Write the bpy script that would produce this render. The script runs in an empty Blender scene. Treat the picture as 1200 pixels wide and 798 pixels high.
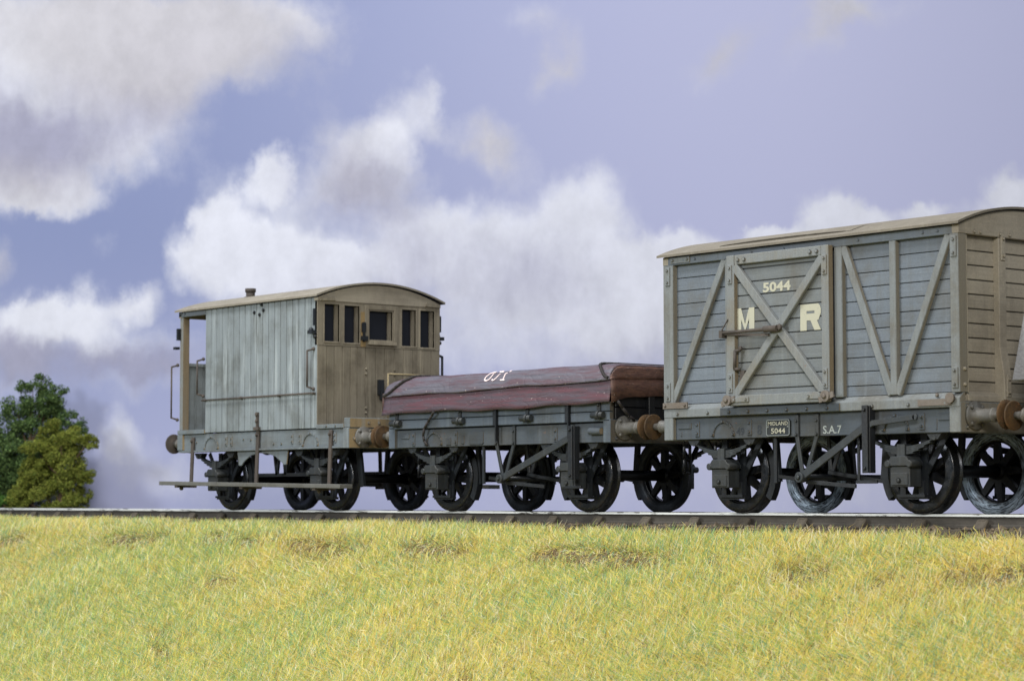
import bpy, bmesh, math, random
import numpy as np
from mathutils import Vector, Matrix
random.seed(7); rng = np.random.default_rng(11)
SC = bpy.context.scene
COL = SC.collection
R_ = math.radians

# ------------------------------------------------------------------ camera, world, lamps, exposure
YAW, PITCH = 0.8792, 0.0683
cam_d = bpy.data.cameras.new('camera'); cam = bpy.data.objects.new('camera', cam_d); COL.objects.link(cam)
CAM = Vector((18.8194, -19.7023, 0.1777)); cam.location = CAM
cam.rotation_euler = (math.pi/2 + PITCH, 0.0011, YAW)
cam_d.sensor_width = 36; cam_d.lens = 80.81; cam_d.clip_start = 0.1; cam_d.clip_end = 500
cam_d.dof.use_dof = True; cam_d.dof.focus_distance = 27.0; cam_d.dof.aperture_fstop = 1.45
SC.camera = cam

W = bpy.data.worlds.new('World'); SC.world = W; W.use_nodes = True
W.node_tree.nodes['Background'].inputs[0].default_value = (0.80, 0.90, 1.0, 1)
W.node_tree.nodes['Background'].inputs[1].default_value = 0.36

def lamp(name, loc, target, size, power, color):
    d = bpy.data.lights.new(name, 'AREA'); d.shape = 'RECTANGLE'; d.size, d.size_y = size
    d.energy = power; d.color = color
    o = bpy.data.objects.new(name, d); COL.objects.link(o); o.location = loc
    o.rotation_euler = (Vector(target) - Vector(loc)).to_track_quat('-Z', 'Y').to_euler()
    return o
lamp('front_lamp', (-10, -26, 9.5), (-6, 0, 1.5), (4.5, 4.5), 4000, (0.92, 0.96, 1.0))
lamp('overhead_lamp', (-3, -13, 24), (-4, -1, 0.5), (12, 8), 8400, (1.0, 0.99, 0.97))
lamp('side_lamp', (21, -21, 11.5), (-2, 0, 1.2), (5, 5), 5200, (1.0, 0.955, 0.90))
lamp('backdrop_lamp', (2, 3, 18), (-14, 14, 5), (12, 3), 300, (1.0, 0.97, 0.95))

SC.view_settings.view_transform = 'Standard'; SC.view_settings.look = 'None'
SC.view_settings.exposure = 0.0; SC.view_settings.gamma = 1.0
SC.render.engine = 'CYCLES'
SC.cycles.use_denoising = True
SC.cycles.max_bounces = 5; SC.cycles.diffuse_bounces = 3; SC.cycles.glossy_bounces = 2; SC.cycles.transmission_bounces = 1

# ------------------------------------------------------------------ colour and material helpers
def lin(r, g, b):
    f = lambda c: c/12.92 if c <= 0.04045 else ((c+0.055)/1.055)**2.4
    return (f(r/255), f(g/255), f(b/255), 1)

class NT:
    def __init__(s, name):
        s.m = bpy.data.materials.new(name); s.m.use_nodes = True
        s.t = s.m.node_tree; s.n = s.t.nodes; s.l = s.t.links
        s.b = s.n['Principled BSDF']; s.tc = s.n.new('ShaderNodeTexCoord')
        s.geo = None
    def put(s, sock, v):
        if hasattr(v, 'default_value') or hasattr(v, 'is_linked'): s.l.new(v, sock)
        else: sock.default_value = v
    def mapping(s, scale, loc=(0,0,0), rot=(0,0,0), vt='POINT', src=None):
        n = s.n.new('ShaderNodeMapping'); n.vector_type = vt
        n.inputs['Scale'].default_value = scale; n.inputs['Location'].default_value = loc; n.inputs['Rotation'].default_value = rot
        s.l.new(src if src is not None else s.tc.outputs['Object'], n.inputs['Vector']); return n.outputs[0]
    def noise(s, vec, scale, detail=5, rough=0.6, dist=0, out=0):
        n = s.n.new('ShaderNodeTexNoise'); n.inputs['Scale'].default_value = scale
        n.inputs['Detail'].default_value = detail; n.inputs['Roughness'].default_value = rough; n.inputs['Distortion'].default_value = dist
        s.l.new(vec, n.inputs['Vector']); return n.outputs[out]
    def ramp(s, v, a, b, lo=0.0, hi=1.0):
        n = s.n.new('ShaderNodeMapRange'); n.interpolation_type = 'SMOOTHSTEP'
        s.put(n.inputs[0], v); n.inputs[1].default_value = a; n.inputs[2].default_value = b
        n.inputs[3].default_value = lo; n.inputs[4].default_value = hi; return n.outputs[0]
    def math(s, op, a, b=0.0, clamp=False):
        n = s.n.new('ShaderNodeMath'); n.operation = op; n.use_clamp = clamp
        s.put(n.inputs[0], a); s.put(n.inputs[1], b); return n.outputs[0]
    def mix(s, f, a, b, mode='MIX'):
        n = s.n.new('ShaderNodeMix'); n.data_type = 'RGBA'; n.blend_type = mode
        s.put(n.inputs[0], f); s.put(n.inputs[6], a); s.put(n.inputs[7], b); return n.outputs[2]
    def attr(s, name):
        n = s.n.new('ShaderNodeAttribute'); n.attribute_name = name; return n
    def gray(s, v):
        n = s.n.new('ShaderNodeCombineColor'); 
        for i in range(3): s.put(n.inputs[i], v)
        return n.outputs[0]
    def bump(s, h, strength, dist=0.01):
        n = s.n.new('ShaderNodeBump'); n.inputs['Strength'].default_value = strength; n.inputs['Distance'].default_value = dist
        s.put(n.inputs['Height'], h); s.l.new(n.outputs[0], s.b.inputs['Normal'])

def paint(name, base, dirt, amt=0.5, grain='x', gamt=0.16, light=None, lamt=0.35, rust=0.0, rough=0.78, bump=0.25, metal=0.0, ends=None):
    """weathered paint: grime patches, vertical weather streaks, wood grain, specks, rust blooms"""
    k = NT(name); o = k.tc.outputs['Object']
    c = lin(*base)
    m1 = k.ramp(k.noise(o, 1.7, 7, 0.68), 0.42, 0.68, 0, amt)
    c = k.mix(m1, c, lin(*dirt))
    if ends:                                                # browner tone on all faces that point along the wagon
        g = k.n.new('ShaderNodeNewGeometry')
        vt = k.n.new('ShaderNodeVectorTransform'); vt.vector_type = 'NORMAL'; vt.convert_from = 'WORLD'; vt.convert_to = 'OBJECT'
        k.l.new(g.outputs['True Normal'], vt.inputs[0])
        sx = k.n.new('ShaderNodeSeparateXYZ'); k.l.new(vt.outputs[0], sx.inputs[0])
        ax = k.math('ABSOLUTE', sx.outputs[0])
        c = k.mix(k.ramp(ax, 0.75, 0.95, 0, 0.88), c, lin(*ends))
    st = k.noise(k.mapping((9, 9, 0.7)), 1.0, 4, 0.6)
    lt = light or tuple(min(255, x*1.22+10) for x in base)
    c = k.mix(k.ramp(st, 0.52, 0.74, 0, lamt), c, lin(*lt))
    st2 = k.noise(k.mapping((13, 13, 0.9), loc=(3, 5, 1)), 1.0, 4, 0.6)
    c = k.mix(k.ramp(st2, 0.56, 0.78, 0, amt*0.7), c, lin(*dirt))
    sc = {'x': (1.6, 42, 42), 'y': (42, 1.6, 42), 'z': (42, 42, 1.6), '': (30, 30, 30)}[grain]
    gr = k.noise(k.mapping(sc), 1.0, 4, 0.65)
    gv = k.math('ADD', k.math('MULTIPLY', k.math('SUBTRACT', gr, 0.5), gamt*3), 1.0)
    sp = k.noise(o, 70, 3, 0.7)
    gv = k.math('MULTIPLY', gv, k.ramp(sp, 0.3, 0.75, 0.86, 1.12))
    gv = k.math('MULTIPLY', gv, k.attr('tint').outputs['Fac'])
    c = k.mix(1.0, c, k.gray(gv), 'MULTIPLY')
    if rust:
        rn = k.noise(o, 6.5, 8, 0.75)
        c = k.mix(k.ramp(rn, 0.66-rust*0.25, 0.72-rust*0.2), c, k.mix(k.noise(o, 30, 4), lin(84, 52, 32), lin(142, 96, 56)))
    k.put(k.b.inputs['Base Color'], c)
    k.put(k.b.inputs['Roughness'], k.ramp(sp, 0.2, 0.8, rough-0.12, min(1, rough+0.12)))
    k.b.inputs['Metallic'].default_value = metal
    k.b.inputs['Specular IOR Level'].default_value = 0.35
    k.bump(k.math('ADD', gr, k.math('MULTIPLY', sp, 0.6)), bump, 0.012)
    return k.m

M = {}
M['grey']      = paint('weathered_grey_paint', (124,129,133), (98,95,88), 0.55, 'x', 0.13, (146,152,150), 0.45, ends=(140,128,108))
M['bluegrey']  = paint('blue_grey_planks', (94,102,111), (84,84,81), 0.65, 'x', 0.14, (110,118,126), 0.45)
M['doorgrey']  = paint('greenish_grey_door', (99,104,106), (86,84,78), 0.65, 'x', 0.14, (121,125,125), 0.4)
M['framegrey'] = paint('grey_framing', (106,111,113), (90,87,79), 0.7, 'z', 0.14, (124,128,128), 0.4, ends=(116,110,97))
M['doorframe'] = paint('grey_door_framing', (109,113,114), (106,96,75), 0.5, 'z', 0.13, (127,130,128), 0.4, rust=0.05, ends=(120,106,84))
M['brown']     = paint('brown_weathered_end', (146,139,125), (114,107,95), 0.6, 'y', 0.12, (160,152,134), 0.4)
M['brownz']    = paint('brown_weathered_boards', (122,115,101), (88,81,69), 0.75, 'z', 0.2, (158,150,132), 0.5)
M['vanblue']   = paint('pale_blue_grey_boards', (118,126,130), (88,92,91), 0.75, 'z', 0.15, (154,162,165), 0.7)
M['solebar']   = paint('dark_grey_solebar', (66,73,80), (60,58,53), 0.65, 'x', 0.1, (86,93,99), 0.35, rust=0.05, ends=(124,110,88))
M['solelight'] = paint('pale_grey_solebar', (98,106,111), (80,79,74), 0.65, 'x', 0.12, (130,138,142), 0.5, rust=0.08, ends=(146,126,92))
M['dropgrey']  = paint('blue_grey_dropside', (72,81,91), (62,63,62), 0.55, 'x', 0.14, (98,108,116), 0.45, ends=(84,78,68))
M['iron']      = paint('dark_underframe_iron', (28,32,37), (32,30,28), 0.5, '', 0.12, (50,55,61), 0.4, rough=0.42, bump=0.15)
M['box']       = paint('dusty_axlebox_iron', (42,47,51), (48,46,41), 0.6, '', 0.14, (68,73,76), 0.45, rough=0.48)
M['black']     = paint('sooty_black', (18,20,24), (26,25,24), 0.4, '', 0.1, (36,40,46), 0.35, rough=0.40)
M['rustpatch'] = paint('rusty_plate', (102,96,90), (90,79,70), 0.7, '', 0.14, (116,110,104), 0.4, rust=0.08)
M['rustbrown'] = paint('rust_brown_steel', (74,67,62), (58,54,51), 0.7, '', 0.12, (94,86,79), 0.35, rust=0.1)
M['rust']      = paint('heavy_rust', (82,60,34), (50,41,31), 0.9, '', 0.3, (112,86,48), 0.5, rust=0.2, rough=0.85, bump=0.6)
M['bolt']      = paint('bolt_head', (150,142,126), (110,100,84), 0.5, '', 0.1)
M['steel']     = paint('buffer_shank_steel', (92,92,90), (78,70,58), 0.75, '', 0.12, (118,119,118), 0.4, rough=0.5)
M['roofvan']   = paint('tan_roof_canvas', (120,114,103), (99,93,83), 0.55, 'x', 0.09, (146,141,129), 0.4, rough=0.9)
M['roofbrake'] = paint('cream_roof_canvas', (138,132,120), (114,106,94), 0.55, 'x', 0.08, (170,164,151), 0.4, rough=0.9)
M['ochre']     = paint('ochre_stain', (132,112,78), (112,96,68), 0.6, 'z', 0.15)
M['footboard'] = paint('grey_footboard', (92,92,89), (72,69,63), 0.6, 'x', 0.15, (114,113,109), 0.4)
M['plate']     = paint('black_number_plate', (34,40,44), (50,50,48), 0.4, '', 0.05, (46,50,54), 0.2)
M['slab']      = paint('speckled_grey_plate', (112,112,114), (88,88,92), 0.6, '', 0.30, (140,140,142), 0.4, bump=0.8)

def lettering(name, col, wear=0.62):
    k = NT(name); o = k.tc.outputs['Object']
    n = k.noise(o, 22, 6, 0.75)
    c = k.mix(k.ramp(n, wear, wear+0.14), lin(*col), lin(136,138,130))
    k.put(k.b.inputs['Base Color'], c); k.b.inputs['Roughness'].default_value = 0.8; return k.m
M['white'] = lettering('worn_cream_lettering', (158,157,140), 0.57)
M['chalk'] = lettering('chalk_lettering', (140,147,145), 0.52)
M['pinkw'] = lettering('pale_pink_lettering', (214,196,194), 0.62)
M['platerim'] = lettering('worn_plate_rim', (120,126,126), 0.55)
M['ink'] = lettering('dark_cast_lettering', (40,46,52), 0.9)

def tyre_mat(name, base, scuff, amt, rough=0.24, metal=0.75):
    k = NT(name); o = k.tc.outputs['Object']
    sp_ = k.n.new('ShaderNodeSeparateXYZ'); k.l.new(o, sp_.inputs[0])
    rad = k.math('SQRT', k.math('ADD', k.math('MULTIPLY', sp_.outputs[0], sp_.outputs[0]), k.math('MULTIPLY', sp_.outputs[2], sp_.outputs[2])))
    ang = k.math('ARCTAN2', sp_.outputs[0], sp_.outputs[2])
    cv = k.n.new('ShaderNodeCombineXYZ'); k.l.new(k.math('MULTIPLY', rad, 70), cv.inputs[0]); k.l.new(k.math('MULTIPLY', ang, 4.0), cv.inputs[1]); k.l.new(k.math('MULTIPLY', sp_.outputs[1], 30), cv.inputs[2])
    n = k.noise(cv.outputs[0], 1.0, 6, 0.7)
    c = k.mix(k.ramp(n, 0.62-amt*0.3, 0.70-amt*0.22), lin(*base), lin(*scuff))
    n2 = k.noise(o, 9, 5)
    c = k.mix(k.ramp(n2, 0.55, 0.7, 0, 0.5), c, lin(66,52,40))
    k.put(k.b.inputs['Base Color'], c)
    k.b.inputs['Metallic'].default_value = metal
    k.put(k.b.inputs['Roughness'], k.ramp(n2, 0.3, 0.7, rough-0.05, rough+0.2))
    k.bump(n, 0.15); return k.m
M['tyre'] = tyre_mat('oily_steel_tyre', (44,46,49), (84,82,79), 0.18)
M['tyrefar'] = tyre_mat('dull_inner_tyre', (44,49,56), (86,94,102), 0.22, 0.45, 0.3)
M['tyrescuff'] = tyre_mat('scuffed_pale_blue_tyre', (50,58,68), (176,192,206), 0.70, 0.4, 0.3)

def rail_mats():
    k = NT('worn_rail_head'); o = k.tc.outputs['Object']
    n = k.noise(k.mapping((2.2, 8, 26)), 1.6, 7, 0.72)
    c = k.mix(k.ramp(n, 0.55, 0.60), lin(196,198,194), lin(66,62,56))
    k.put(k.b.inputs['Base Color'], c); k.b.inputs['Roughness'].default_value = 0.45; M['railhead'] = k.m
    k = NT('dirty_rail_web'); o = k.tc.outputs['Object']
    c = k.mix(k.noise(k.mapping((3, 8, 8)), 1.5, 7, 0.7), lin(40,37,34), lin(82,77,69))
    k.put(k.b.inputs['Base Color'], c); k.b.inputs['Roughness'].default_value = 0.9; k.bump(k.noise(o, 25, 5), 0.5, 0.02); M['railweb'] = k.m
    k = NT('dusty_chair'); o = k.tc.outputs['Object']
    c = k.mix(k.noise(o, 12, 7, 0.7), lin(44,40,35), lin(96,88,76))
    k.put(k.b.inputs['Base Color'], c); k.b.inputs['Roughness'].default_value = 0.95; k.bump(k.noise(o, 25, 5), 0.6, 0.02); M['chair'] = k.m
rail_mats()

def tarp_mats():
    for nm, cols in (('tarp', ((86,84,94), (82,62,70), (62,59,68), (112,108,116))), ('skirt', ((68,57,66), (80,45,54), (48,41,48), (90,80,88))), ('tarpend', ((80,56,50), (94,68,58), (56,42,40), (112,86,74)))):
        k = NT({'tarp':'purple_grey_tarpaulin','skirt':'purple_red_tarpaulin','tarpend':'red_brown_tarpaulin'}[nm]); o = k.tc.outputs['Object']
        c = k.mix(k.ramp(k.noise(k.mapping((0.7, 2, 9)), 2.0, 7, 0.7), 0.42, 0.60), lin(*cols[0]), lin(*cols[1]))
        c = k.mix(k.ramp(k.noise(k.mapping((0.8, 6, 28), loc=(4,1,2)), 2.0, 6, 0.7), 0.48, 0.66, 0, 0.85), c, lin(*cols[2]))
        c = k.mix(k.ramp(k.noise(k.mapping((0.9, 9, 34), loc=(1,8,2)), 1.6, 6, 0.75), 0.56, 0.72, 0, 0.7), c, lin(*cols[3]))
        # dust settled on the upper surface (it lies on the height of the load)
        g = k.n.new('ShaderNodeSeparateXYZ'); k.l.new(o, g.inputs[0])
        dust = k.ramp(k.math('ADD', g.outputs[2], k.math('MULTIPLY', k.noise(o, 4, 5), 0.10)), 1.768, 1.815, 0, 0.85)
        c = k.mix(dust, c, lin(196,150,124))
        sp = k.noise(o, 38, 2, 0.5)
        c = k.mix(k.ramp(sp, 0.73, 0.76, 0, 0.7), c, lin(200,186,180))
        k.put(k.b.inputs['Base Color'], c); k.b.inputs['Roughness'].default_value = 0.62
        rg = k.math('ABSOLUTE', k.math('SUBTRACT', k.noise(k.mapping((1.3, 2, 3.2), loc=(2,5,7)), 1.6, 3, 0.5, 0.6), 0.5))
        hgt = k.math('ADD', k.math('MULTIPLY', k.noise(k.mapping((3, 7, 14)), 2.0, 6, 0.65), 0.35), k.ramp(rg, 0.0, 0.05, 0.0, 0.7))
        k.bump(hgt, 0.22, 0.03); M[nm] = k.m
    k = NT('tarred_rope'); k.b.inputs['Base Color'].default_value = lin(36,32,32); k.b.inputs['Roughness'].default_value = 0.8; M['rope'] = k.m
tarp_mats()

k = NT('dark_window_glass'); k.b.inputs['Base Color'].default_value = lin(26,28,36); k.b.inputs['Roughness'].default_value = 0.35
k.bump(k.noise(k.tc.outputs['Object'], 5, 2), 0.05); k.b.inputs['Specular IOR Level'].default_value = 0.25; M['glass'] = k.m
k = NT('brass_wire'); k.b.inputs['Base Color'].default_value = lin(150,136,104); k.b.inputs['Roughness'].default_value = 0.6; M['wire'] = k.m

# ------------------------------------------------------------------ mesh helpers
class MB:
    def __init__(s): s.v = []; s.f = []; s.t = []; s.sm = []; s.mi = []
    def add(s, vs, fs, tint=1.0, smooth=False, mi=0):
        b = len(s.v); s.v += [tuple(p) for p in vs]
        for f in fs: s.f.append(tuple(i+b for i in f)); s.t.append(tint); s.sm.append(smooth); s.mi.append(mi)
        return s
    def box(s, x0, x1, y0, y1, z0, z1, tint=1.0, mi=0):
        if x0 > x1: x0, x1 = x1, x0
        if y0 > y1: y0, y1 = y1, y0
        if z0 > z1: z0, z1 = z1, z0
        v = [(x0,y0,z0),(x1,y0,z0),(x1,y1,z0),(x0,y1,z0),(x0,y0,z1),(x1,y0,z1),(x1,y1,z1),(x0,y1,z1)]
        return s.add(v, [(0,3,2,1),(4,5,6,7),(0,1,5,4),(1,2,6,5),(2,3,7,6),(3,0,4,7)], tint, False, mi)
    def bar(s, p, q, w, d, nrm, tint=1.0):
        """flat bar from p to q: width w across, depth d along nrm"""
        p, q, nrm = Vector(p), Vector(q), Vector(nrm).normalized()
        a = (q-p).normalized(); n = (nrm - a*nrm.dot(a)).normalized(); t = a.cross(n)
        v = []
        for c in (p, q):
            for i, j in ((-1,-1),(1,-1),(1,1),(-1,1)): v.append(c + t*(i*w/2) + n*(j*d/2))
        return s.add(v, [(0,1,2,3),(7,6,5,4),(0,4,5,1),(1,5,6,2),(2,6,7,3),(3,7,4,0)], tint)
    def prism(s, poly, axis, a, b, tint=1.0, mi=0, smooth=False):
        """polygon in the two other axes, extruded from a to b along axis"""
        def P(u, w, c): return {'x': (c,u,w), 'y': (u,c,w), 'z': (u,w,c)}[axis]
        n = len(poly); v = [P(u,w,a) for u,w in poly] + [P(u,w,b) for u,w in poly]
        s.add(v, [tuple(range(n-1,-1,-1)), tuple(range(n,2*n))], tint, False, mi)
        bse = len(s.v)-2*n
        for i in range(n):
            j = (i+1) % n
            s.f.append((bse+i, bse+j, bse+n+j, bse+n+i)); s.t.append(tint); s.sm.append(smooth); s.mi.append(mi)
        return s
    def cyl(s, p, q, r, n=12, r2=None, tint=1.0, caps=True):
        p, q = Vector(p), Vector(q); a = (q-p).normalized(); r2 = r if r2 is None else r2
        u = a.orthogonal().normalized(); w = a.cross(u)
        v = [p + (u*math.cos(t)+w*math.sin(t))*r for t in (2*math.pi*i/n for i in range(n))]
        v += [q + (u*math.cos(t)+w*math.sin(t))*r2 for t in (2*math.pi*i/n for i in range(n))]
        s.add(v, [(i,(i+1)%n,n+(i+1)%n,n+i) for i in range(n)], tint, True)
        if caps:
            b = len(s.v)-2*n
            s.f += [tuple(b+i for i in range(n-1,-1,-1)), tuple(b+n+i for i in range(n))]; s.t += [tint]*2; s.sm += [False]*2; s.mi += [0]*2
        return s
    def tube(s, pts, r, n=8, tint=1.0):
        for a, b in zip(pts[:-1], pts[1:]): s.cyl(a, b, r, n, tint=tint)
        for c in pts[1:-1]: s.ball(c, r*1.02, tint)
        return s
    def ball(s, c, r, tint=1.0, n=8, m=5):
        v = []
        for i in range(1, m):
            th = math.pi*i/m
            for j in range(n):
                ph = 2*math.pi*j/n; v.append((c[0]+r*math.sin(th)*math.cos(ph), c[1]+r*math.sin(th)*math.sin(ph), c[2]+r*math.cos(th)))
        v += [(c[0],c[1],c[2]+r),(c[0],c[1],c[2]-r)]
        f = [(i*n+j, (i+1)*n+j, (i+1)*n+(j+1)%n, i*n+(j+1)%n) for i in range(m-2) for j in range(n)]
        T, B = (m-1)*n, (m-1)*n+1
        f += [(T, j, (j+1)%n) for j in range(n)] + [(B, (m-2)*n+(j+1)%n, (m-2)*n+j) for j in range(n)]
        return s.add(v, f, tint, True)
    def bolt(s, c, d, r=0.022, h=0.018, tint=1.0):
        c, d = Vector(c), Vector(d).normalized()
        s.cyl(c - d*0.004, c + d*h*0.6, r, 8, tint=tint, caps=False)
        s.cyl(c + d*h*0.6, c + d*h, r, 8, r*0.5, tint=tint); return s
    def lathe(s, prof, o, d, n=24, tint=1.0, caps=True):
        """profile (along, radius) turned about the axis d through o"""
        o, d = Vector(o), Vector(d).normalized(); u = d.orthogonal().normalized(); w = d.cross(u)
        v = []
        for a, r in prof:
            for i in range(n):
                t = 2*math.pi*i/n; v.append(o + d*a + (u*math.cos(t)+w*math.sin(t))*r)
        f = [(k_*n+i, k_*n+(i+1)%n, (k_+1)*n+(i+1)%n, (k_+1)*n+i) for k_ in range(len(prof)-1) for i in range(n)]
        s.add(v, f, tint, True)
        b = len(s.v)-len(v); L = (len(prof)-1)*n
        if caps and prof[0][1] > 1e-4: s.f.append(tuple(b+i for i in range(n-1,-1,-1))); s.t.append(tint); s.sm.append(False); s.mi.append(0)
        if caps and prof[-1][1] > 1e-4: s.f.append(tuple(b+L+i for i in range(n))); s.t.append(tint); s.sm.append(False); s.mi.append(0)
        return s
    def mesh(s, name, mats, off=(0,0,0)):
        me = bpy.data.meshes.new(name); o = Vector(off)
        me.from_pydata([Vector(p)-o for p in s.v], [], s.f)
        me.polygons.foreach_set('use_smooth', s.sm); me.polygons.foreach_set('material_index', s.mi)
        a = me.attributes.new('tint', 'FLOAT', 'FACE'); a.data.foreach_set('value', s.t)
        for m in (mats if isinstance(mats, (list, tuple)) else [mats]): me.materials.append(m)
        bm = bmesh.new(); bm.from_mesh(me); bmesh.ops.recalc_face_normals(bm, faces=bm.faces); bm.to_mesh(me); bm.free()
        me.update(); return me
    def build(s, name, mats, parent=None, bevel=0.0, label=None):
        off = worldloc(parent) if parent else (0,0,0)
        o = bpy.data.objects.new(name, s.mesh(name, mats, off)); COL.objects.link(o)
        if parent: o.parent = parent
        if bevel:
            b = o.modifiers.new('bevel', 'BEVEL'); b.width = bevel; b.segments = 1; b.limit_method = 'ANGLE'; b.angle_limit = R_(40)
        if label: o['label'] = label
        return o

def worldloc(o):
    p = Vector((0,0,0))
    while o: p = p + o.location; o = o.parent
    return p
def thing(name, label, cat, loc=(0,0,0), rotz=0, group=None):
    o = bpy.data.objects.new(name, None); COL.objects.link(o); o.empty_display_size = 0.2
    o.location = loc; o.rotation_euler = (0,0,rotz); o['label'] = label; o['category'] = cat
    if group: o['group'] = group
    return o
def inst(name, me, parent, loc, rotz=0, bevel=0):
    o = bpy.data.objects.new(name, me); COL.objects.link(o); o.parent = parent
    o.location = Vector(loc) - worldloc(parent); o.rotation_euler = (0,0,rotz)
    if bevel:
        b = o.modifiers.new('bevel', 'BEVEL'); b.width = bevel; b.segments = 1; b.limit_method = 'ANGLE'; b.angle_limit = R_(40)
    return o
def sub(name, me, parent, loc=(0,0,0)):
    o = bpy.data.objects.new(name, me); COL.objects.link(o); o.parent = parent; o.location = loc; return o
def tint(a=0.07): return 1 + random.uniform(-a, a)

def text_mb(body, x, y, z, height, width, depth=0.003, bold=0.0):
    """built-in lettering standing on the near side, facing -Y"""
    cu = bpy.data.curves.new('lettering', 'FONT'); cu.body = body; cu.size = 1; cu.offset = bold; cu.extrude = 0; cu.resolution_u = 3
    o = bpy.data.objects.new('lettering', cu); COL.objects.link(o)
    bpy.context.view_layer.update()
    me = bpy.data.meshes.new_from_object(o.evaluated_get(bpy.context.evaluated_depsgraph_get()))
    co = [v.co.copy() for v in me.vertices]; fs = [tuple(p.vertices) for p in me.polygons]
    bpy.data.objects.remove(o); bpy.data.curves.remove(cu); bpy.data.meshes.remove(me)
    x0, x1 = min(c.x for c in co), max(c.x for c in co); z0, z1 = min(c.y for c in co), max(c.y for c in co)
    mb = MB(); mb.add([(x+(c.x-x0)/(x1-x0)*width, y-depth, z+(c.y-z0)/(z1-z0)*height) for c in co], fs); return mb

def arc_z(y, half, zeave, rise):
    Rr = (half*half+rise*rise)/(2*rise); return zeave + rise - Rr + math.sqrt(max(0, Rr*Rr-y*y))
def arc_roof(x0, x1, half, zeave, rise, th, n=28, bulge=0.0):
    mb = MB(); ys = [-half+2*half*i/n for i in range(n+1)]
    top = [(y, arc_z(y,half,zeave,rise)+th) for y in ys]; bot = [(y, arc_z(y,half,zeave,rise)) for y in ys]
    xs = [x0+(x1-x0)*i/14 for i in range(15)]
    for i in range(n):
        for a, b in zip(xs[:-1], xs[1:]):
            s0 = len(mb.v)
            mb.add([(a,*top[i]),(b,*top[i]),(b,*top[i+1]),(a,*top[i+1])], [(0,1,2,3)], 1, True)
            mb.add([(a,*bot[i]),(a,*bot[i+1]),(b,*bot[i+1]),(b,*bot[i])], [(0,1,2,3)], 1, True, 1)
        for x in (x0, x1):
            mb.add([(x,*bot[i]),(x,*bot[i+1]),(x,*top[i+1]),(x,*top[i])], [(0,1,2,3)], 0.8, False)
    for y0, i in ((-half,0),(half,n)):
        mb.add([(x0,*bot[i]),(x1,*bot[i]),(x1,*top[i]),(x0,*top[i])], [(0,1,2,3)], 0.8, False)
    return mb
def arch_board(x0, x1, half, zlow, zeave, rise, n=24, tint_=1.0):
    ys = [-half+2*half*i/n for i in range(n+1)]
    poly = [(-half, zlow), (half, zlow)] + [(y, arc_z(y,half,zeave,rise)) for y in reversed(ys)]
    return MB().prism(poly, 'x', x0, x1, tint_)

# ------------------------------------------------------------------ running gear shared by the wagons
WR = 0.458
def make_wheel_meshes():
    w = MB(); hy = 0.05                                       # local: axle along Y, outer face at -Y
    w.lathe([(-0.085,0.0),(-0.085,0.055),(-0.075,0.085),(0.06,0.09),(0.06,0.0)], (0,0,0), (0,1,0), 20)
    w.lathe([(-0.045,0.352),(-0.05,0.345),(-0.05,0.325),(0.04,0.325),(0.04,0.352)], (0,0,0), (0,1,0), 40, caps=False)
    for i in range(8):
        a = 2*math.pi*(i+0.5)/8; d = Vector((math.cos(a),0,math.sin(a))); t = Vector((-math.sin(a),0,math.cos(a)))
        p, q = d*0.07, d*0.34; v = []
        for c, wd, dp in ((p,0.050,0.036),(q,0.034,0.024)):
            for i_, j_ in ((-1,-1),(1,-1),(1,1),(-1,1)): v.append(c + t*(i_*wd) + Vector((0,1,0))*(j_*dp))
        w.add(v, [(0,1,2,3),(7,6,5,4),(0,4,5,1),(1,5,6,2),(2,6,7,3),(3,7,4,0)])
    prof = [(-0.070,0.350),(-0.070,0.405),(-0.066,0.442),(-0.060,WR-0.004),(-0.045,WR-0.001),(0.025,WR+0.004),(0.036,WR+0.012),(0.042,WR+0.028),(0.054,WR+0.032),(0.062,WR+0.024),(0.062,0.405),(0.058,0.352),(-0.070,0.350)]
    t = MB(); t.lathe(prof, (0,0,0), (0,1,0), 56, caps=False)
    ms = w.mesh('wheel', M['black'])
    out = {}
    for key in ('tyre','tyrefar','tyrescuff'): out[key] = t.mesh('tyre', M[key])
    return ms, out
WHEEL, TYRES = make_wheel_meshes()
AXLE = MB().cyl((0,-0.80,0),(0,0.80,0),0.068,14).mesh('axle', M['black'])
YC = 0.632                                                    # wheel centre plane

def wheelset(par, x, far='tyrefar'):
    inst('axle', AXLE, par, (x,0,WR))
    for sgn in (-1, 1):
        wh = inst('wheel', WHEEL, par, (x, sgn*YC, WR), 0 if sgn < 0 else math.pi)
        wh.rotation_euler = (0, random.uniform(0,0.7), 0 if sgn < 0 else math.pi)
        sub('tyre', TYRES['tyre' if sgn < 0 else far], wh)

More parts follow.
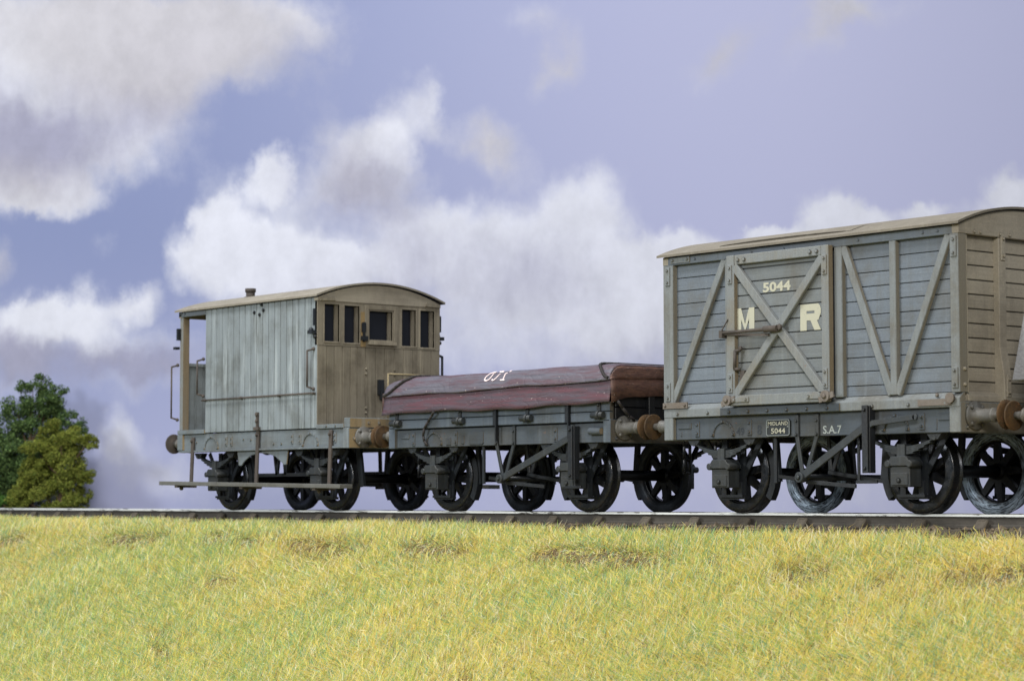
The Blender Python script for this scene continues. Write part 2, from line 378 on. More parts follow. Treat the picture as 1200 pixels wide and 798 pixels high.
def axlebox_mesh():
    m = MB()                                                  # local: origin at axle end, outward is -Y
    m.box(-0.135, 0.135, -0.19, 0.0, -0.17, 0.05)
    m.prism([(-0.155,0.05),(0.155,0.05),(0.155,0.09),(0.105,0.155),(-0.105,0.155),(-0.155,0.09)], 'y', -0.215, 0.005)
    m.box(-0.115, 0.115, -0.205, -0.188, -0.155, -0.02, 1.05)
    m.bolt((0,-0.205,-0.10),(0,-1,0),0.03,0.02)
    for sx in (-1,1): m.cyl((sx*0.150,-0.225,0.075),(sx*0.150,-0.04,0.075),0.040,10)
    return m.mesh('axlebox', M['box'])
def guard_mesh():
    m = MB()                                                  # W iron: plates and slanted legs, tie bar under the box
    for sx in (-1,1):
        m.box(sx*0.10, sx*0.19, 0.0, 0.022, -0.30, 0.40)
        m.bar((sx*0.15,0.011,-0.05),(sx*0.46,0.011,0.40),0.065,0.02,(0,1,0))
    m.box(-0.20, 0.20, -0.02, 0.04, -0.30, -0.262)
    m.bar((-0.19,-0.03,-0.262),(0.19,-0.03,-0.262),0.03,0.05,(0,1,0))
    m.box(-0.16,-0.09,-0.03,0.0,-0.27,-0.10); m.box(0.09,0.16,-0.03,0.0,-0.27,-0.10)
    return m.mesh('axleguard', M['iron'])
def spring_mesh():
    m = MB(); L = 0.46
    for i in range(5):
        l = L*(1-0.17*i); n = 10; pts = []
        for k_ in range(n+1):
            x = -l+2*l*k_/n; pts.append((x, 0.095*(x/L)**2 - 0.017*i))
        for a, b in zip(pts[:-1], pts[1:]):
            v = [(a[0],-0.04,a[1]),(b[0],-0.04,b[1]),(b[0],0.04,b[1]),(a[0],0.04,a[1])]
            v += [(p[0],p[1],p[2]+0.015) for p in v]
            m.add(v, [(0,3,2,1),(4,5,6,7),(0,1,5,4),(1,2,6,5),(2,3,7,6),(3,0,4,7)], 1+0.08*math.sin(i*2))
    m.box(-0.055,0.055,-0.055,0.055,-0.10,0.04,1.08)
    for sx in (-1,1):
        m.prism([(sx*0.34,0.16),(sx*0.56,0.16),(sx*0.50,0.085),(sx*0.40,0.085)], 'y', -0.05, 0.05, 0.95)
        m.cyl((sx*0.45,-0.06,0.10),(sx*0.45,0.06,0.10),0.026,10)
    return m.mesh('spring', M['box'])
def brakeblock_mesh():
    m = MB()                                                  # local: origin at the wheel centre; block on the +X side
    poly = []
    for i in range(9):
        a = R_(-34+62*i/8); poly.append((math.cos(a)*(WR+0.012), math.sin(a)*(WR+0.012)))
    for i in range(9):
        a = R_(28-62*i/8); poly.append((math.cos(a)*(WR+0.10), math.sin(a)*(WR+0.10)))
    m.prism(poly, 'y', -0.045, 0.045)
    m.bar((WR+0.10,0.0,-0.10),(WR+0.05,0.0,0.44),0.07,0.05,(0,1,0))
    return m.mesh('brake_block', M['iron'])
BOX_ME, GUARD_ME, SPRING_ME, BLOCK_ME = axlebox_mesh(), guard_mesh(), spring_mesh(), brakeblock_mesh()

def buffer_parts(par, x, sgn, y, z, length=0.43, head='rust'):
    """shank and flange, with the head as its sub-part"""
    d = (sgn,0,0); b = MB()
    b.lathe([(0,0.150),(0.024,0.150),(0.032,0.140),(0.040,0.088),(0.10,0.072),(length-0.19,0.066),(length-0.185,0.076),(length-0.155,0.076),(length-0.150,0.044),(length-0.03,0.042)], (x,y,z), d, 24)
    for i in range(4):
        a = math.pi/4+i*math.pi/2; b.bolt((x+sgn*0.03, y+0.122*math.cos(a), z+0.122*math.sin(a)), d, 0.024, 0.028)
    o = b.build('buffer', M['steel'], par)
    h = MB().lathe([(length-0.045,0.05),(length-0.036,0.07),(length-0.028,0.142),(length-0.026,0.152),(length-0.012,0.153),(length-0.004,0.10),(length,0.0)], (x,y,z), d, 32)
    h.build('buffer_head', M[head], o)
def coupling(par, x, sgn):
    m = MB(); m.tube([(x,0,1.0),(x+sgn*0.16,0,1.0),(x+sgn*0.22,0,1.05),(x+sgn*0.25,0,1.0),(x+sgn*0.20,0,0.95)],0.028)
    for i in range(3): m.tube([(x+sgn*0.2,-0.05,0.96-i*0.16),(x+sgn*0.2,-0.05,0.80-i*0.16),(x+sgn*0.2,0.05,0.80-i*0.16),(x+sgn*0.2,0.05,0.96-i*0.16),(x+sgn*0.2,-0.05,0.96-i*0.16)],0.02)
    m.build('coupling', M['iron'], par)

def running_gear(par, w1, w2, brakes=True, far='tyrefar'):
    for i, x in enumerate((w1, w2)):
        wheelset(par, x, far)
        for sgn in (-1, 1):
            rz = 0 if sgn < 0 else math.pi
            inst('axlebox', BOX_ME, par, (x, sgn*0.835, WR), rz, 0.008)
            inst('axleguard', GUARD_ME, par, (x, sgn*0.80, WR), rz)
            inst('spring', SPRING_ME, par, (x, sgn*0.95, 0.70), rz)
            if brakes:
                inward = (i == 0)
                b = inst('brake_block', BLOCK_ME, par, (x, sgn*YC, WR), 0 if inward else math.pi)

def arch_plate(mb, xc, y, z0, r=0.17, th=0.032, n=10):
    """raised half-ring tie plate on the near solebar face"""
    for a0, a1 in ((math.pi*i/n, math.pi*(i+1)/n) for i in range(n)):
        p = (xc+r*math.cos(a0), y-0.006, z0+r*math.sin(a0)); q = (xc+r*math.cos(a1), y-0.006, z0+r*math.sin(a1))
        mb.bar(p, q, th, 0.02, (0,1,0), 0.86)
    for sx in (-1,1): mb.bolt((xc+sx*r*0.98, y-0.016, z0+0.02), (0,-1,0), 0.02)
    mb.bolt((xc, y-0.016, z0+r), (0,-1,0), 0.018)

def near_plate(mb, x0, x1, z0, z1, y, bolts=True, r=0.018):
    mb.box(x0, x1, y-0.014, y+0.002, z0, z1)
    if bolts:
        if z1-z0 > x1-x0: pts = [((x0+x1)/2, z0+0.04), ((x0+x1)/2, z1-0.04)]
        else: pts = [(x0+0.04,(z0+z1)/2), (x1-0.04,(z0+z1)/2)]
        for a, b in pts: mb.bolt((a, y-0.014, b), (0,-1,0), r)

# ================================================================== the setting
def ground_z(x, y):
    """track bed, shoulder and grass bank falling towards the viewer"""
    pts_y = np.array([-40,-14,-9,-6.0,-4.2,-3.2,-2.35,-1.95,-1.55,-1.25,-1.0,-0.8,30])
    pts_z = np.array([-4.6,-4.4,-3.7,-2.55,-1.62,-1.10,-0.66,-0.42,-0.30,-0.235,-0.20,-0.165,-0.165])
    z = np.interp(y, pts_y, pts_z)
    amp = np.clip((-y-1.1)/1.2, 0, 1)
    n = (np.sin(x*0.9+y*0.7)*0.020 + np.sin(x*2.3-y*1.9+1.3)*0.016 + np.sin(x*4.1+y*3.3+0.4)*0.014 + np.sin(x*7.7-y*5.1)*0.012 + np.sin(x*13.1+y*9.7)*0.008)
    return z + n*amp

def vnoise(x, y, s, seed):
    """smooth value noise for numpy arrays"""
    r = np.random.default_rng(seed).random((64,64)); x = x*s; y = y*s
    xi, yi = np.floor(x).astype(int), np.floor(y).astype(int); fx, fy = x-xi, y-yi
    fx, fy = fx*fx*(3-2*fx), fy*fy*(3-2*fy)
    g = lambda a, b: r[a % 64, b % 64]
    return (g(xi,yi)*(1-fx)+g(xi+1,yi)*fx)*(1-fy) + (g(xi,yi+1)*(1-fx)+g(xi+1,yi+1)*fx)*fy

def bare_mask(x, y):
    """worn strip along the shoulder where soil shows through, and scattered thin spots"""
    ln = -2.10 + 0.30*(vnoise(x, x*0, 0.35, 5)-0.5) - 0.02*np.clip(x+6, 0, 20)
    bare = np.exp(-((y-ln)/0.13)**2)*np.clip((vnoise(x, y*0.5, 0.8, 6)-0.42)*5, 0, 1)
    patch = np.clip((vnoise(x+9, y*1.6, 1.5, 17)-0.88)*7, 0, 1)
    return np.maximum(bare, patch)*np.clip(0.15+1.5*vnoise(x, y, 5.0, 51)*vnoise(x+3, y, 2.2, 52)*1.6, 0, 1)

def build_ground():
    xs = np.concatenate([np.linspace(-75,-26,18), np.linspace(-25,11,361), np.linspace(13,60,16)])
    ys = np.concatenate([np.linspace(-40,-9,10), np.linspace(-8,-0.5,141), np.linspace(0,30,14)])
    X, Y = np.meshgrid(xs, ys); Z = ground_z(X, Y)
    nx, ny = len(xs), len(ys)
    me = bpy.data.meshes.new('ground')
    v = np.stack([X,Y,Z],-1).reshape(-1,3)
    f = [(j*nx+i, j*nx+i+1, (j+1)*nx+i+1, (j+1)*nx+i) for j in range(ny-1) for i in range(nx-1)]
    me.from_pydata(v.tolist(), [], f); me.polygons.foreach_set('use_smooth', [True]*len(f))
    k = NT('earth_under_grass'); o = k.tc.outputs['Object']
    earth = k.mix(k.noise(o, 9, 8, 0.72), lin(58,49,39), lin(112,98,79))
    thatch = k.mix(k.noise(o, 16, 7, 0.7), lin(124,112,70), lin(186,168,106))
    g = k.n.new('ShaderNodeSeparateXYZ'); k.l.new(o, g.inputs[0])
    ed = k.math('ADD', g.outputs[1], k.math('MULTIPLY', k.math('SUBTRACT', k.noise(o, 1.5, 5), 0.5), 0.5))
    c = k.mix(k.ramp(ed, -1.35, -1.15), thatch, earth)
    soil = k.mix(k.noise(o, 14, 7, 0.72), lin(78,70,56), lin(150,134,104))
    ba = k.attr('bare'); c = k.mix(k.ramp(ba.outputs['Fac'], 0.25, 0.6), c, soil)
    k.put(k.b.inputs['Base Color'], c); k.b.inputs['Roughness'].default_value = 1.0
    k.bump(k.noise(o, 22, 6, 0.7), 0.8, 0.04)
    ba_ = me.attributes.new('bare', 'FLOAT', 'POINT'); ba_.data.foreach_set('value', bare_mask(v[:,0], v[:,1]))
    me.materials.append(k.m)
    ob = bpy.data.objects.new('ground', me); COL.objects.link(ob); ob['kind'] = 'structure'
build_ground()

def build_grass():
    # dense where the bank faces the camera, thinner beyond
    N = 950000
    x = rng.uniform(-25, 10, N); y = -1.02 - rng.power(1.0, N)*5.2
    # keep what lies near the view wedge, plus a sparse rest
    dx, dy = x-CAM.x, y-CAM.y; c, s = math.cos(YAW), math.sin(YAW)
    dep = -s*dx + c*dy; lat = (c*dx + s*dy)/np.maximum(dep, .1)
    keep = (np.abs(lat) < 0.27) | (rng.random(N) < 0.12)
    edge = vnoise(x, y, 1.3, 3)*0.22 + vnoise(x, y, 5.0, 8)*0.14 + np.clip((x+8)/11, 0, 1)*0.34
    keep &= (y < -1.06 - edge + 0.16*rng.random(N)) | (rng.random(N) < 0.02)
    bare = bare_mask(x, y)
    keep &= rng.random(N) > 0.66*bare
    x, y, bare = x[keep], y[keep], bare[keep]; n = len(x); z = ground_z(x, y)
    L = rng.uniform(0.09, 0.25, n)*(0.8+0.45*vnoise(x, y, 0.9, 21)); wd = rng.uniform(0.0018, 0.0036, n)
    az = rng.normal(-0.35, 1.25, n) + 1.6*(vnoise(x, y, 1.1, 31)-0.5); lean = rng.uniform(0.45, 1.7, n)
    up_edge = np.clip((y+1.75)/0.5, 0, 1); lean = lean*(1-0.45*up_edge); L = L*(1-0.25*up_edge)
    lean = np.where(bare > 0.25, 1.5, lean)
    hx, hy = np.cos(az), np.sin(az)
    nz = np.stack([np.zeros(n), -0.42*np.ones(n)*(1-up_edge), 0.9*np.ones(n)], -1)      # normal of the bank
    hd = np.stack([hx, hy, hy*0.45*(1-up_edge)], -1)
    az2 = az + rng.normal(0, 0.8, n); hd2 = np.stack([np.cos(az2), np.sin(az2), np.sin(az2)*0.45*(1-up_edge)], -1)
    d1 = nz*np.cos(lean*0.6)[:,None] + hd*np.sin(lean*0.6)[:,None]
    d2 = nz*np.cos(lean*1.1)[:,None] + hd2*np.sin(lean*1.1)[:,None]
    az3 = az2 + rng.normal(0, 0.8, n); hd3 = np.stack([np.cos(az3), np.sin(az3), np.sin(az3)*0.45*(1-up_edge)], -1)
    d3 = nz*np.cos(lean*1.35)[:,None] + hd3*np.sin(lean*1.35)[:,None]
    p0 = np.stack([x, y, z-0.01], -1); p1 = p0 + d1*(L*0.35)[:,None]; pm = p1 + d2*(L*0.35)[:,None]; p2 = pm + d3*(L*0.38)[:,None]
    # blade width across the view of the bank, with random twist
    tw = rng.uniform(-0.9, 0.9, n); side = np.stack([c+0.0*tw, s+0.0*tw, tw*0.5], -1)
    side = side - d1*np.sum(side*d1, 1)[:,None]; side /= np.linalg.norm(side, axis=1)[:,None]
    sw = side*wd[:,None]
    V = np.empty((n,7,3)); V[:,0] = p0-sw; V[:,1] = p0+sw; V[:,2] = p1+sw*0.95; V[:,3] = p1-sw*0.95; V[:,4] = pm+sw*0.75; V[:,5] = pm-sw*0.75; V[:,6] = p2
    V = V.reshape(-1,3)
    me = bpy.data.meshes.new('grass'); me.vertices.add(len(V)); me.vertices.foreach_set('co', V.ravel())
    b = np.arange(n)*7
    loops = np.stack([b,b+1,b+2,b+3,b+3,b+2,b+4,b+5,b+5,b+4,b+6], -1).ravel()
    me.loops.add(len(loops)); me.loops.foreach_set('vertex_index', loops)
    st = np.stack([np.arange(n)*11, np.arange(n)*11+4, np.arange(n)*11+8], -1).ravel(); me.polygons.add(3*n)
    me.polygons.foreach_set('loop_start', st)
    me.update(calc_edges=True)
    # static-grass fibre colours: straw, ochre, tan, pale green, teal green, brown
    pal = np.array([lin(*q)[:3] for q in ((245,229,130),(238,206,116),(234,220,170),(196,212,124),(130,182,150),(130,110,86),(250,245,214),(168,192,108))])
    green = np.clip((vnoise(x, y, 0.45, 41)*0.6 + vnoise(x, y, 1.5, 42)*0.4 - 0.5)*1.25 + 0.52, 0, 1.0) + np.clip((-y-2.0)/3.2, 0, 1)*0.15
    pw = np.stack([0.34-0*green, 0.12+0*green, 0.12+0.3*bare, 0.07+0.36*green, 0.01+0.27*green, 0.045+2.6*bare, 0.13+0*green, 0.03+0.15*green], -1)
    pw /= pw.sum(1, keepdims=True); cum = np.cumsum(pw, 1); pick = (rng.random((n,1)) > cum).sum(1).clip(0, 7)
    colr = pal[pick]*rng.uniform(0.80, 1.15, (n,1))
    at = me.attributes.new('fibre', 'FLOAT_COLOR', 'FACE')
    fc = np.ones((3*n,4)); fc[0::3,:3] = colr; fc[1::3,:3] = colr; fc[2::3,:3] = colr; at.data.foreach_set('color', fc.ravel())
    k = NT('dry_grass_fibre'); a = k.attr('fibre')
    k.put(k.b.inputs['Base Color'], a.outputs['Color']); k.b.inputs['Roughness'].default_value = 0.7
    k.b.inputs['Specular IOR Level'].default_value = 0.2
    tr = k.n.new('ShaderNodeBsdfTranslucent'); k.l.new(a.outputs['Color'], tr.inputs[0])
    mx = k.n.new('ShaderNodeMixShader'); mx.inputs[0].default_value = 0.35
    k.l.new(k.b.outputs[0], mx.inputs[1]); k.l.new(tr.outputs[0], mx.inputs[2]); k.l.new(mx.outputs[0], k.n['Material Output'].inputs[0])
    me.materials.append(k.m)
    o = bpy.data.objects.new('grass', me); COL.objects.link(o); o['kind'] = 'stuff'
    o['label'] = 'short straw yellow and green grass covering the bank'; o['category'] = 'grass'
build_grass()

def build_sky():
    """printed sky board standing behind the layout, square to the view"""
    D = 47.0; fwd = Vector((-math.sin(YAW), math.cos(YAW), 0)); ctr = CAM + fwd*D; ctr.z = 0
    wdt, lo, hi = 24.0, -3.0, 19.0
    m = MB()
    m.add([(-wdt,0,lo),(wdt,0,lo),(wdt,0,hi),(-wdt,0,hi)], [(0,1,2,3)])
    m.add([(-wdt,0.1,lo),(wdt,0.1,lo),(wdt,0.1,hi),(-wdt,0.1,hi)], [(3,2,1,0)])
    me = bpy.data.meshes.new('sky'); me.from_pydata(m.v, [], m.f)
    k = NT('printed_sky'); o = k.tc.outputs['Object']
    wv = k.noise(k.mapping((1,1,0.75)), 0.55, 6, 0.62, out=1)
    wv2 = k.noise(k.mapping((1,1,0.8), loc=(7,3,1)), 1.9, 5, 0.6, out=1)
    def vsub(v, amt):
        n = k.n.new('ShaderNodeVectorMath'); n.operation = 'MULTIPLY_ADD'
        k.l.new(v, n.inputs[0]); n.inputs[1].default_value = (amt,0,amt); return n
    a = vsub(wv, 1.5); a.inputs[2].default_value = (-0.75,0,-0.75)
    b = vsub(wv2, 0.5); k.l.new(a.outputs[0], b.inputs[2])
    add = k.n.new('ShaderNodeVectorMath'); add.operation = 'ADD'; k.l.new(o, add.inputs[0]); k.l.new(b.outputs[0], add.inputs[1])
    off = k.n.new('ShaderNodeVectorMath'); off.operation = 'ADD'; k.l.new(add.outputs[0], off.inputs[0]); off.inputs[1].default_value = (-0.25,0,-0.25)
    P = off.outputs[0]
    S = D/2693.6
    def blobs(lst):
        acc = None
        for px, py, rx, ry, rot, w in lst:
            mp = k.mapping((rx*S*1.25, 1, ry*S*1.25), ((px-600)*S, 0, 0.178+(583-py)*S), (0, R_(rot), 0), 'TEXTURE', P)
            gt = k.n.new('ShaderNodeTexGradient'); gt.gradient_type = 'SPHERICAL'; k.l.new(mp, gt.inputs[0])
            n = k.n.new('ShaderNodeMath'); n.operation = 'MULTIPLY_ADD'; k.l.new(gt.outputs[1], n.inputs[0]); n.inputs[1].default_value = w
            if acc is None: n.inputs[2].default_value = 0
            else: k.l.new(acc, n.inputs[2])
            acc = n.outputs[0]
        return acc
    white = [(60,30,240,85,8,1.3),(230,35,170,65,14,1.1),(340,5,95,40,14,0.8),(50,110,140,80,10,1.2),(150,125,110,75,30,1.2),(40,180,120,60,15,1.2),(45,212,70,30,18,1.1),(0,235,50,25,0,0.8),
             (315,203,26,34,10,1.2),(262,235,34,42,0,1.0),(228,290,36,55,0,1.1),(300,275,70,55,0,1.2),(320,330,120,60,0,1.2),(400,310,80,60,0,0.8),
             (468,140,46,46,35,1.1),(508,125,20,44,-15,0.6),(430,190,90,50,35,1.3),(380,225,90,40,20,0.9),(490,285,54,50,0,1.3),(560,285,70,55,0,1.0),(640,258,90,55,-12,0.9),(705,235,56,45,0,0.9),(700,320,110,70,0,0.9),(600,350,190,70,0,1.1),
             (790,298,60,34,0,1.4),(745,350,75,70,0,1.3),(830,350,70,70,0,1.1),(820,420,150,60,0,0.5),(600,430,240,50,0,0.5),
             (575,172,60,40,20,0.95),(655,70,60,28,-55,0.75),(630,20,50,26,0,0.55),(850,60,75,32,-40,0.65),(965,30,75,32,-50,0.7),(1010,4,80,20,0,0.6),
             (975,248,40,32,0,1.4),(1008,262,46,26,0,1.2),(900,272,38,13,0,1.2),(935,282,70,24,0,1.2),(1090,248,30,13,0,1.1),(1060,275,70,28,0,0.9),(1188,220,38,34,15,1.5),(1180,252,60,28,0,1.1),
             (95,365,50,34,-8,1.0),(45,374,40,34,0,0.9),(160,354,34,24,-15,1.0),(18,408,46,46,0,0.9),(110,405,120,50,0,0.8),(180,430,110,34,0,0.6),(0,310,28,36,0,0.7),(110,290,30,24,0,0.3),(20,455,70,40,0,0.6),
             (130,500,30,36,0,0.8),(160,530,60,40,0,0.6),(210,560,40,30,0,0.4),(300,560,140,40,0,0.4),(700,560,320,60,0,0.45),(1050,560,240,70,0,0.45)]
    grey = [(50,150,190,80,10,1.05),(0,180,120,60,0,0.8),(190,110,130,60,20,0.8),(300,60,170,50,14,0.5),(410,235,110,50,30,1.0),(440,200,80,40,35,0.7),(500,180,40,60,-10,0.6),(480,330,50,50,0,0.4),(620,310,120,70,0,0.45),(560,340,140,70,0,0.4),(660,350,60,60,0,0.2),
            (120,430,180,34,0,1.2),(190,420,80,30,0,0.7),(20,440,90,50,0,1.0),(350,360,170,50,0,0.4),(850,450,240,70,0,0.8),(600,480,320,90,0,0.4),(1000,560,340,90,0,0.4),(500,570,320,70,0,0.4),(150,540,100,70,0,0.5),(0,320,50,50,0,0.8),(1030,287,100,16,0,0.4)]
    pink = [(575,170,70,60,0,1.0),(650,60,80,80,0,1.0),(850,60,90,60,0,1.0),(970,20,120,60,0,1.0),(200,40,330,110,8,1.3),(40,215,110,50,15,0.7),(0,300,70,70,0,0.6),(420,200,120,60,35,0.5)]
    dn, gn, pn = blobs(white), blobs(grey), blobs(pink)
    nz = k.noise(k.mapping((1,1,0.7)), 1.3, 7, 0.66)
    nz2 = k.noise(k.mapping((1.7,1,0.85), loc=(3,0,5)), 1.6, 6, 0.62)
    dens = k.math('ADD', dn, k.math('MULTIPLY', k.math('SUBTRACT', nz, 0.5), 0.68))
    dens = k.math('ADD', dens, k.math('MULTIPLY', k.math('SUBTRACT', nz2, 0.5), 0.22))
    dmask = k.ramp(dens, 0.10, 1.10)
    gmask = k.ramp(k.math('ADD', gn, k.math('MULTIPLY', k.math('SUBTRACT', nz2, 0.5), 0.5)), 0.0, 1.35)
    g = k.n.new('ShaderNodeSeparateXYZ'); k.l.new(o, g.inputs[0])
    blue = k.mix(k.ramp(g.outputs[0], -9.0, 7.0), lin(127,137,175), lin(175,178,208))
    blue = k.mix(k.ramp(g.outputs[2], 6.0, -0.5, 0, 0.75), blue, lin(176,179,210))
    cl = k.mix(gmask, lin(210,212,224), lin(152,152,174))
    cl = k.mix(k.ramp(pn, 0.1, 0.9, 0, 0.65), cl, lin(174,170,175))
    mot = k.noise(k.mapping((1.2,1,1.0), loc=(9,0,2)), 1.1, 8, 0.68)
    cl = k.mix(1.0, cl, k.gray(k.ramp(mot, 0.25, 0.75, 0.90, 1.07)), 'MULTIPLY')
    c = k.mix(k.math('MULTIPLY', dmask, 0.96), blue, cl)
    k.put(k.b.inputs['Base Color'], c); k.b.inputs['Roughness'].default_value = 1.0; k.b.inputs['Specular IOR Level'].default_value = 0.0
    me.materials.append(k.m)
    ob = bpy.data.objects.new('sky', me); COL.objects.link(ob); ob['kind'] = 'structure'
    ob.location = ctr; ob.rotation_euler = (0,0,YAW)
build_sky()

# ------------------------------------------------------------------ the track
def build_track():
    t = thing('railway_track', 'single railway track with worn bright rail heads along the top of the grassy bank', 'track', (-6,0,-0.16))
    x0, x1 = -34.0, 14.0
    for sy in (-1, 1):
        m = MB(); y = sy*0.622
        m.prism([(y-0.036,-0.006),(y-0.030,0.0),(y+0.030,0.0),(y+0.036,-0.006),(y+0.036,-0.023),(y-0.036,-0.023)], 'x', x0, x1, 1, 0)
        m.prism([(y-0.031,-0.023),(y+0.031,-0.023),(y+0.012,-0.044),(y+0.012,-0.105),(y+0.034,-0.118),(y+0.034,-0.145),(y-0.034,-0.145),(y-0.034,-0.118),(y-0.012,-0.105),(y-0.012,-0.044)], 'x', x0, x1, 1, 1)
        m.build('rail', [M['railhead'], M['railweb']], t)
    ch = MB()
    ch.box(-0.11,0.11,-0.17,0.17,-0.03,0.006)
    ch.prism([(-0.15,0.0),(-0.045,0.0),(-0.045,0.10),(-0.075,0.09)], 'x', -0.075, 0.075)
    ch.prism([(0.045,0.0),(0.15,0.0),(0.075,0.09),(0.045,0.10)], 'x', -0.075, 0.075)
    ch.box(-0.05,0.05,-0.085,-0.036,0.02,0.10)
    cm = ch.mesh('chair', M['chair'])
    sl = MB().box(-0.125,0.125,-1.2,1.2,-0.06,0.0).mesh('sleeper', M['chair'])
    for i in range(44):
        x = -30 + i*0.86 + random.uniform(-0.03, 0.03)
        inst('sleeper', sl, t, (x,0,-0.150), random.uniform(-0.02,0.02))
        for sy in (-1,1):
            inst('rail_chair', cm, t, (x, sy*0.622, -0.148), 0 if sy < 0 else math.pi, 0.012)
build_track()

# small stones and rubble lying along the shoulder between rail and grass
def build_ballast():
    m = MB()
    for i in range(9000):
        x = random.uniform(-24, 8); y = random.choice((random.uniform(-1.35,-0.70), random.uniform(-0.5,0.5), random.uniform(-1.2,-0.7)))
        r = random.uniform(0.012, 0.040) * (1.6 if random.random() < 0.05 else 1); z = float(ground_z(x, y)) + r*0.3
        a = random.uniform(0, 6.28); v = []
        for dx, dy, dz in ((1,0,0),(0,1,0),(-1,0,0),(0,-1,0),(0,0,1),(0,0,-1)):
            s = r*random.uniform(0.6,1.3); v.append((x+s*(dx*math.cos(a)-dy*math.sin(a)), y+s*(dx*math.sin(a)+dy*math.cos(a)), z+s*dz*0.8))
        m.add(v, [(0,1,4),(1,2,4),(2,3,4),(3,0,4),(1,0,5),(2,1,5),(3,2,5),(0,3,5)], random.choice((0.45,0.6,0.7,0.8,0.55,1.0)) * (1.9 if random.random() < 0.03 else 1))
    k = NT('dusty_stone'); c = k.mix(1.0, k.mix(k.noise(k.tc.outputs['Object'], 8, 5), lin(92,79,64), lin(124,110,90)), k.gray(k.attr('tint').outputs['Fac']), 'MULTIPLY')
    k.put(k.b.inputs['Base Color'], c); k.b.inputs['Roughness'].default_value = 1.0
    o = m.build('gravel', k.m); o['kind'] = 'stuff'; o['label'] = 'brown ballast chips strewn beside the rail'; o['category'] = 'gravel'
build_ballast()

# ================================================================== the covered goods van
def block_letter(ch, x, y, z, w, h, st):
    mb = MB()
    if ch == 'M':
        polys = [[(0,0),(st,0),(st,h),(0,h)], [(w-st,0),(w,0),(w,h),(w-st,h)],
                 [(st,h),(w/2,h*0.10+st*0.7),(w/2,0.0),(st,h-st*1.5)], [(w-st,h),(w-st,h-st*1.5),(w/2,0.0),(w/2,h*0.10+st*0.7)]]
    else:
        r = h*0.44
        polys = [[(0,0),(st,0),(st,h),(0,h)], [(st,h-st*0.8),(w*0.86,h-st*0.8),(w*0.95,h-st*0.2),(w*0.86,h),(st,h)],
                 [(w-st,r+st*0.5),(w,r+st*0.6),(w,h-st*0.6),(w*0.95,h-st*0.2),(w-st,h-st*0.8)], [(st,r-st*0.2),(w*0.88,r-st*0.2),(w,r+st*0.6),(w-st,r+st*0.6),(st,r+st*0.6)],
                 [(w*0.50,r-st*0.2),(w*0.50+st,r-st*0.2),(w,0),(w-st*1.02,0)]]
    for i, p in enumerate(polys):
        mb.add([(x+u, y-0.0006*i, z+v) for u, v in p], [tuple(range(len(p)))])
    return mb

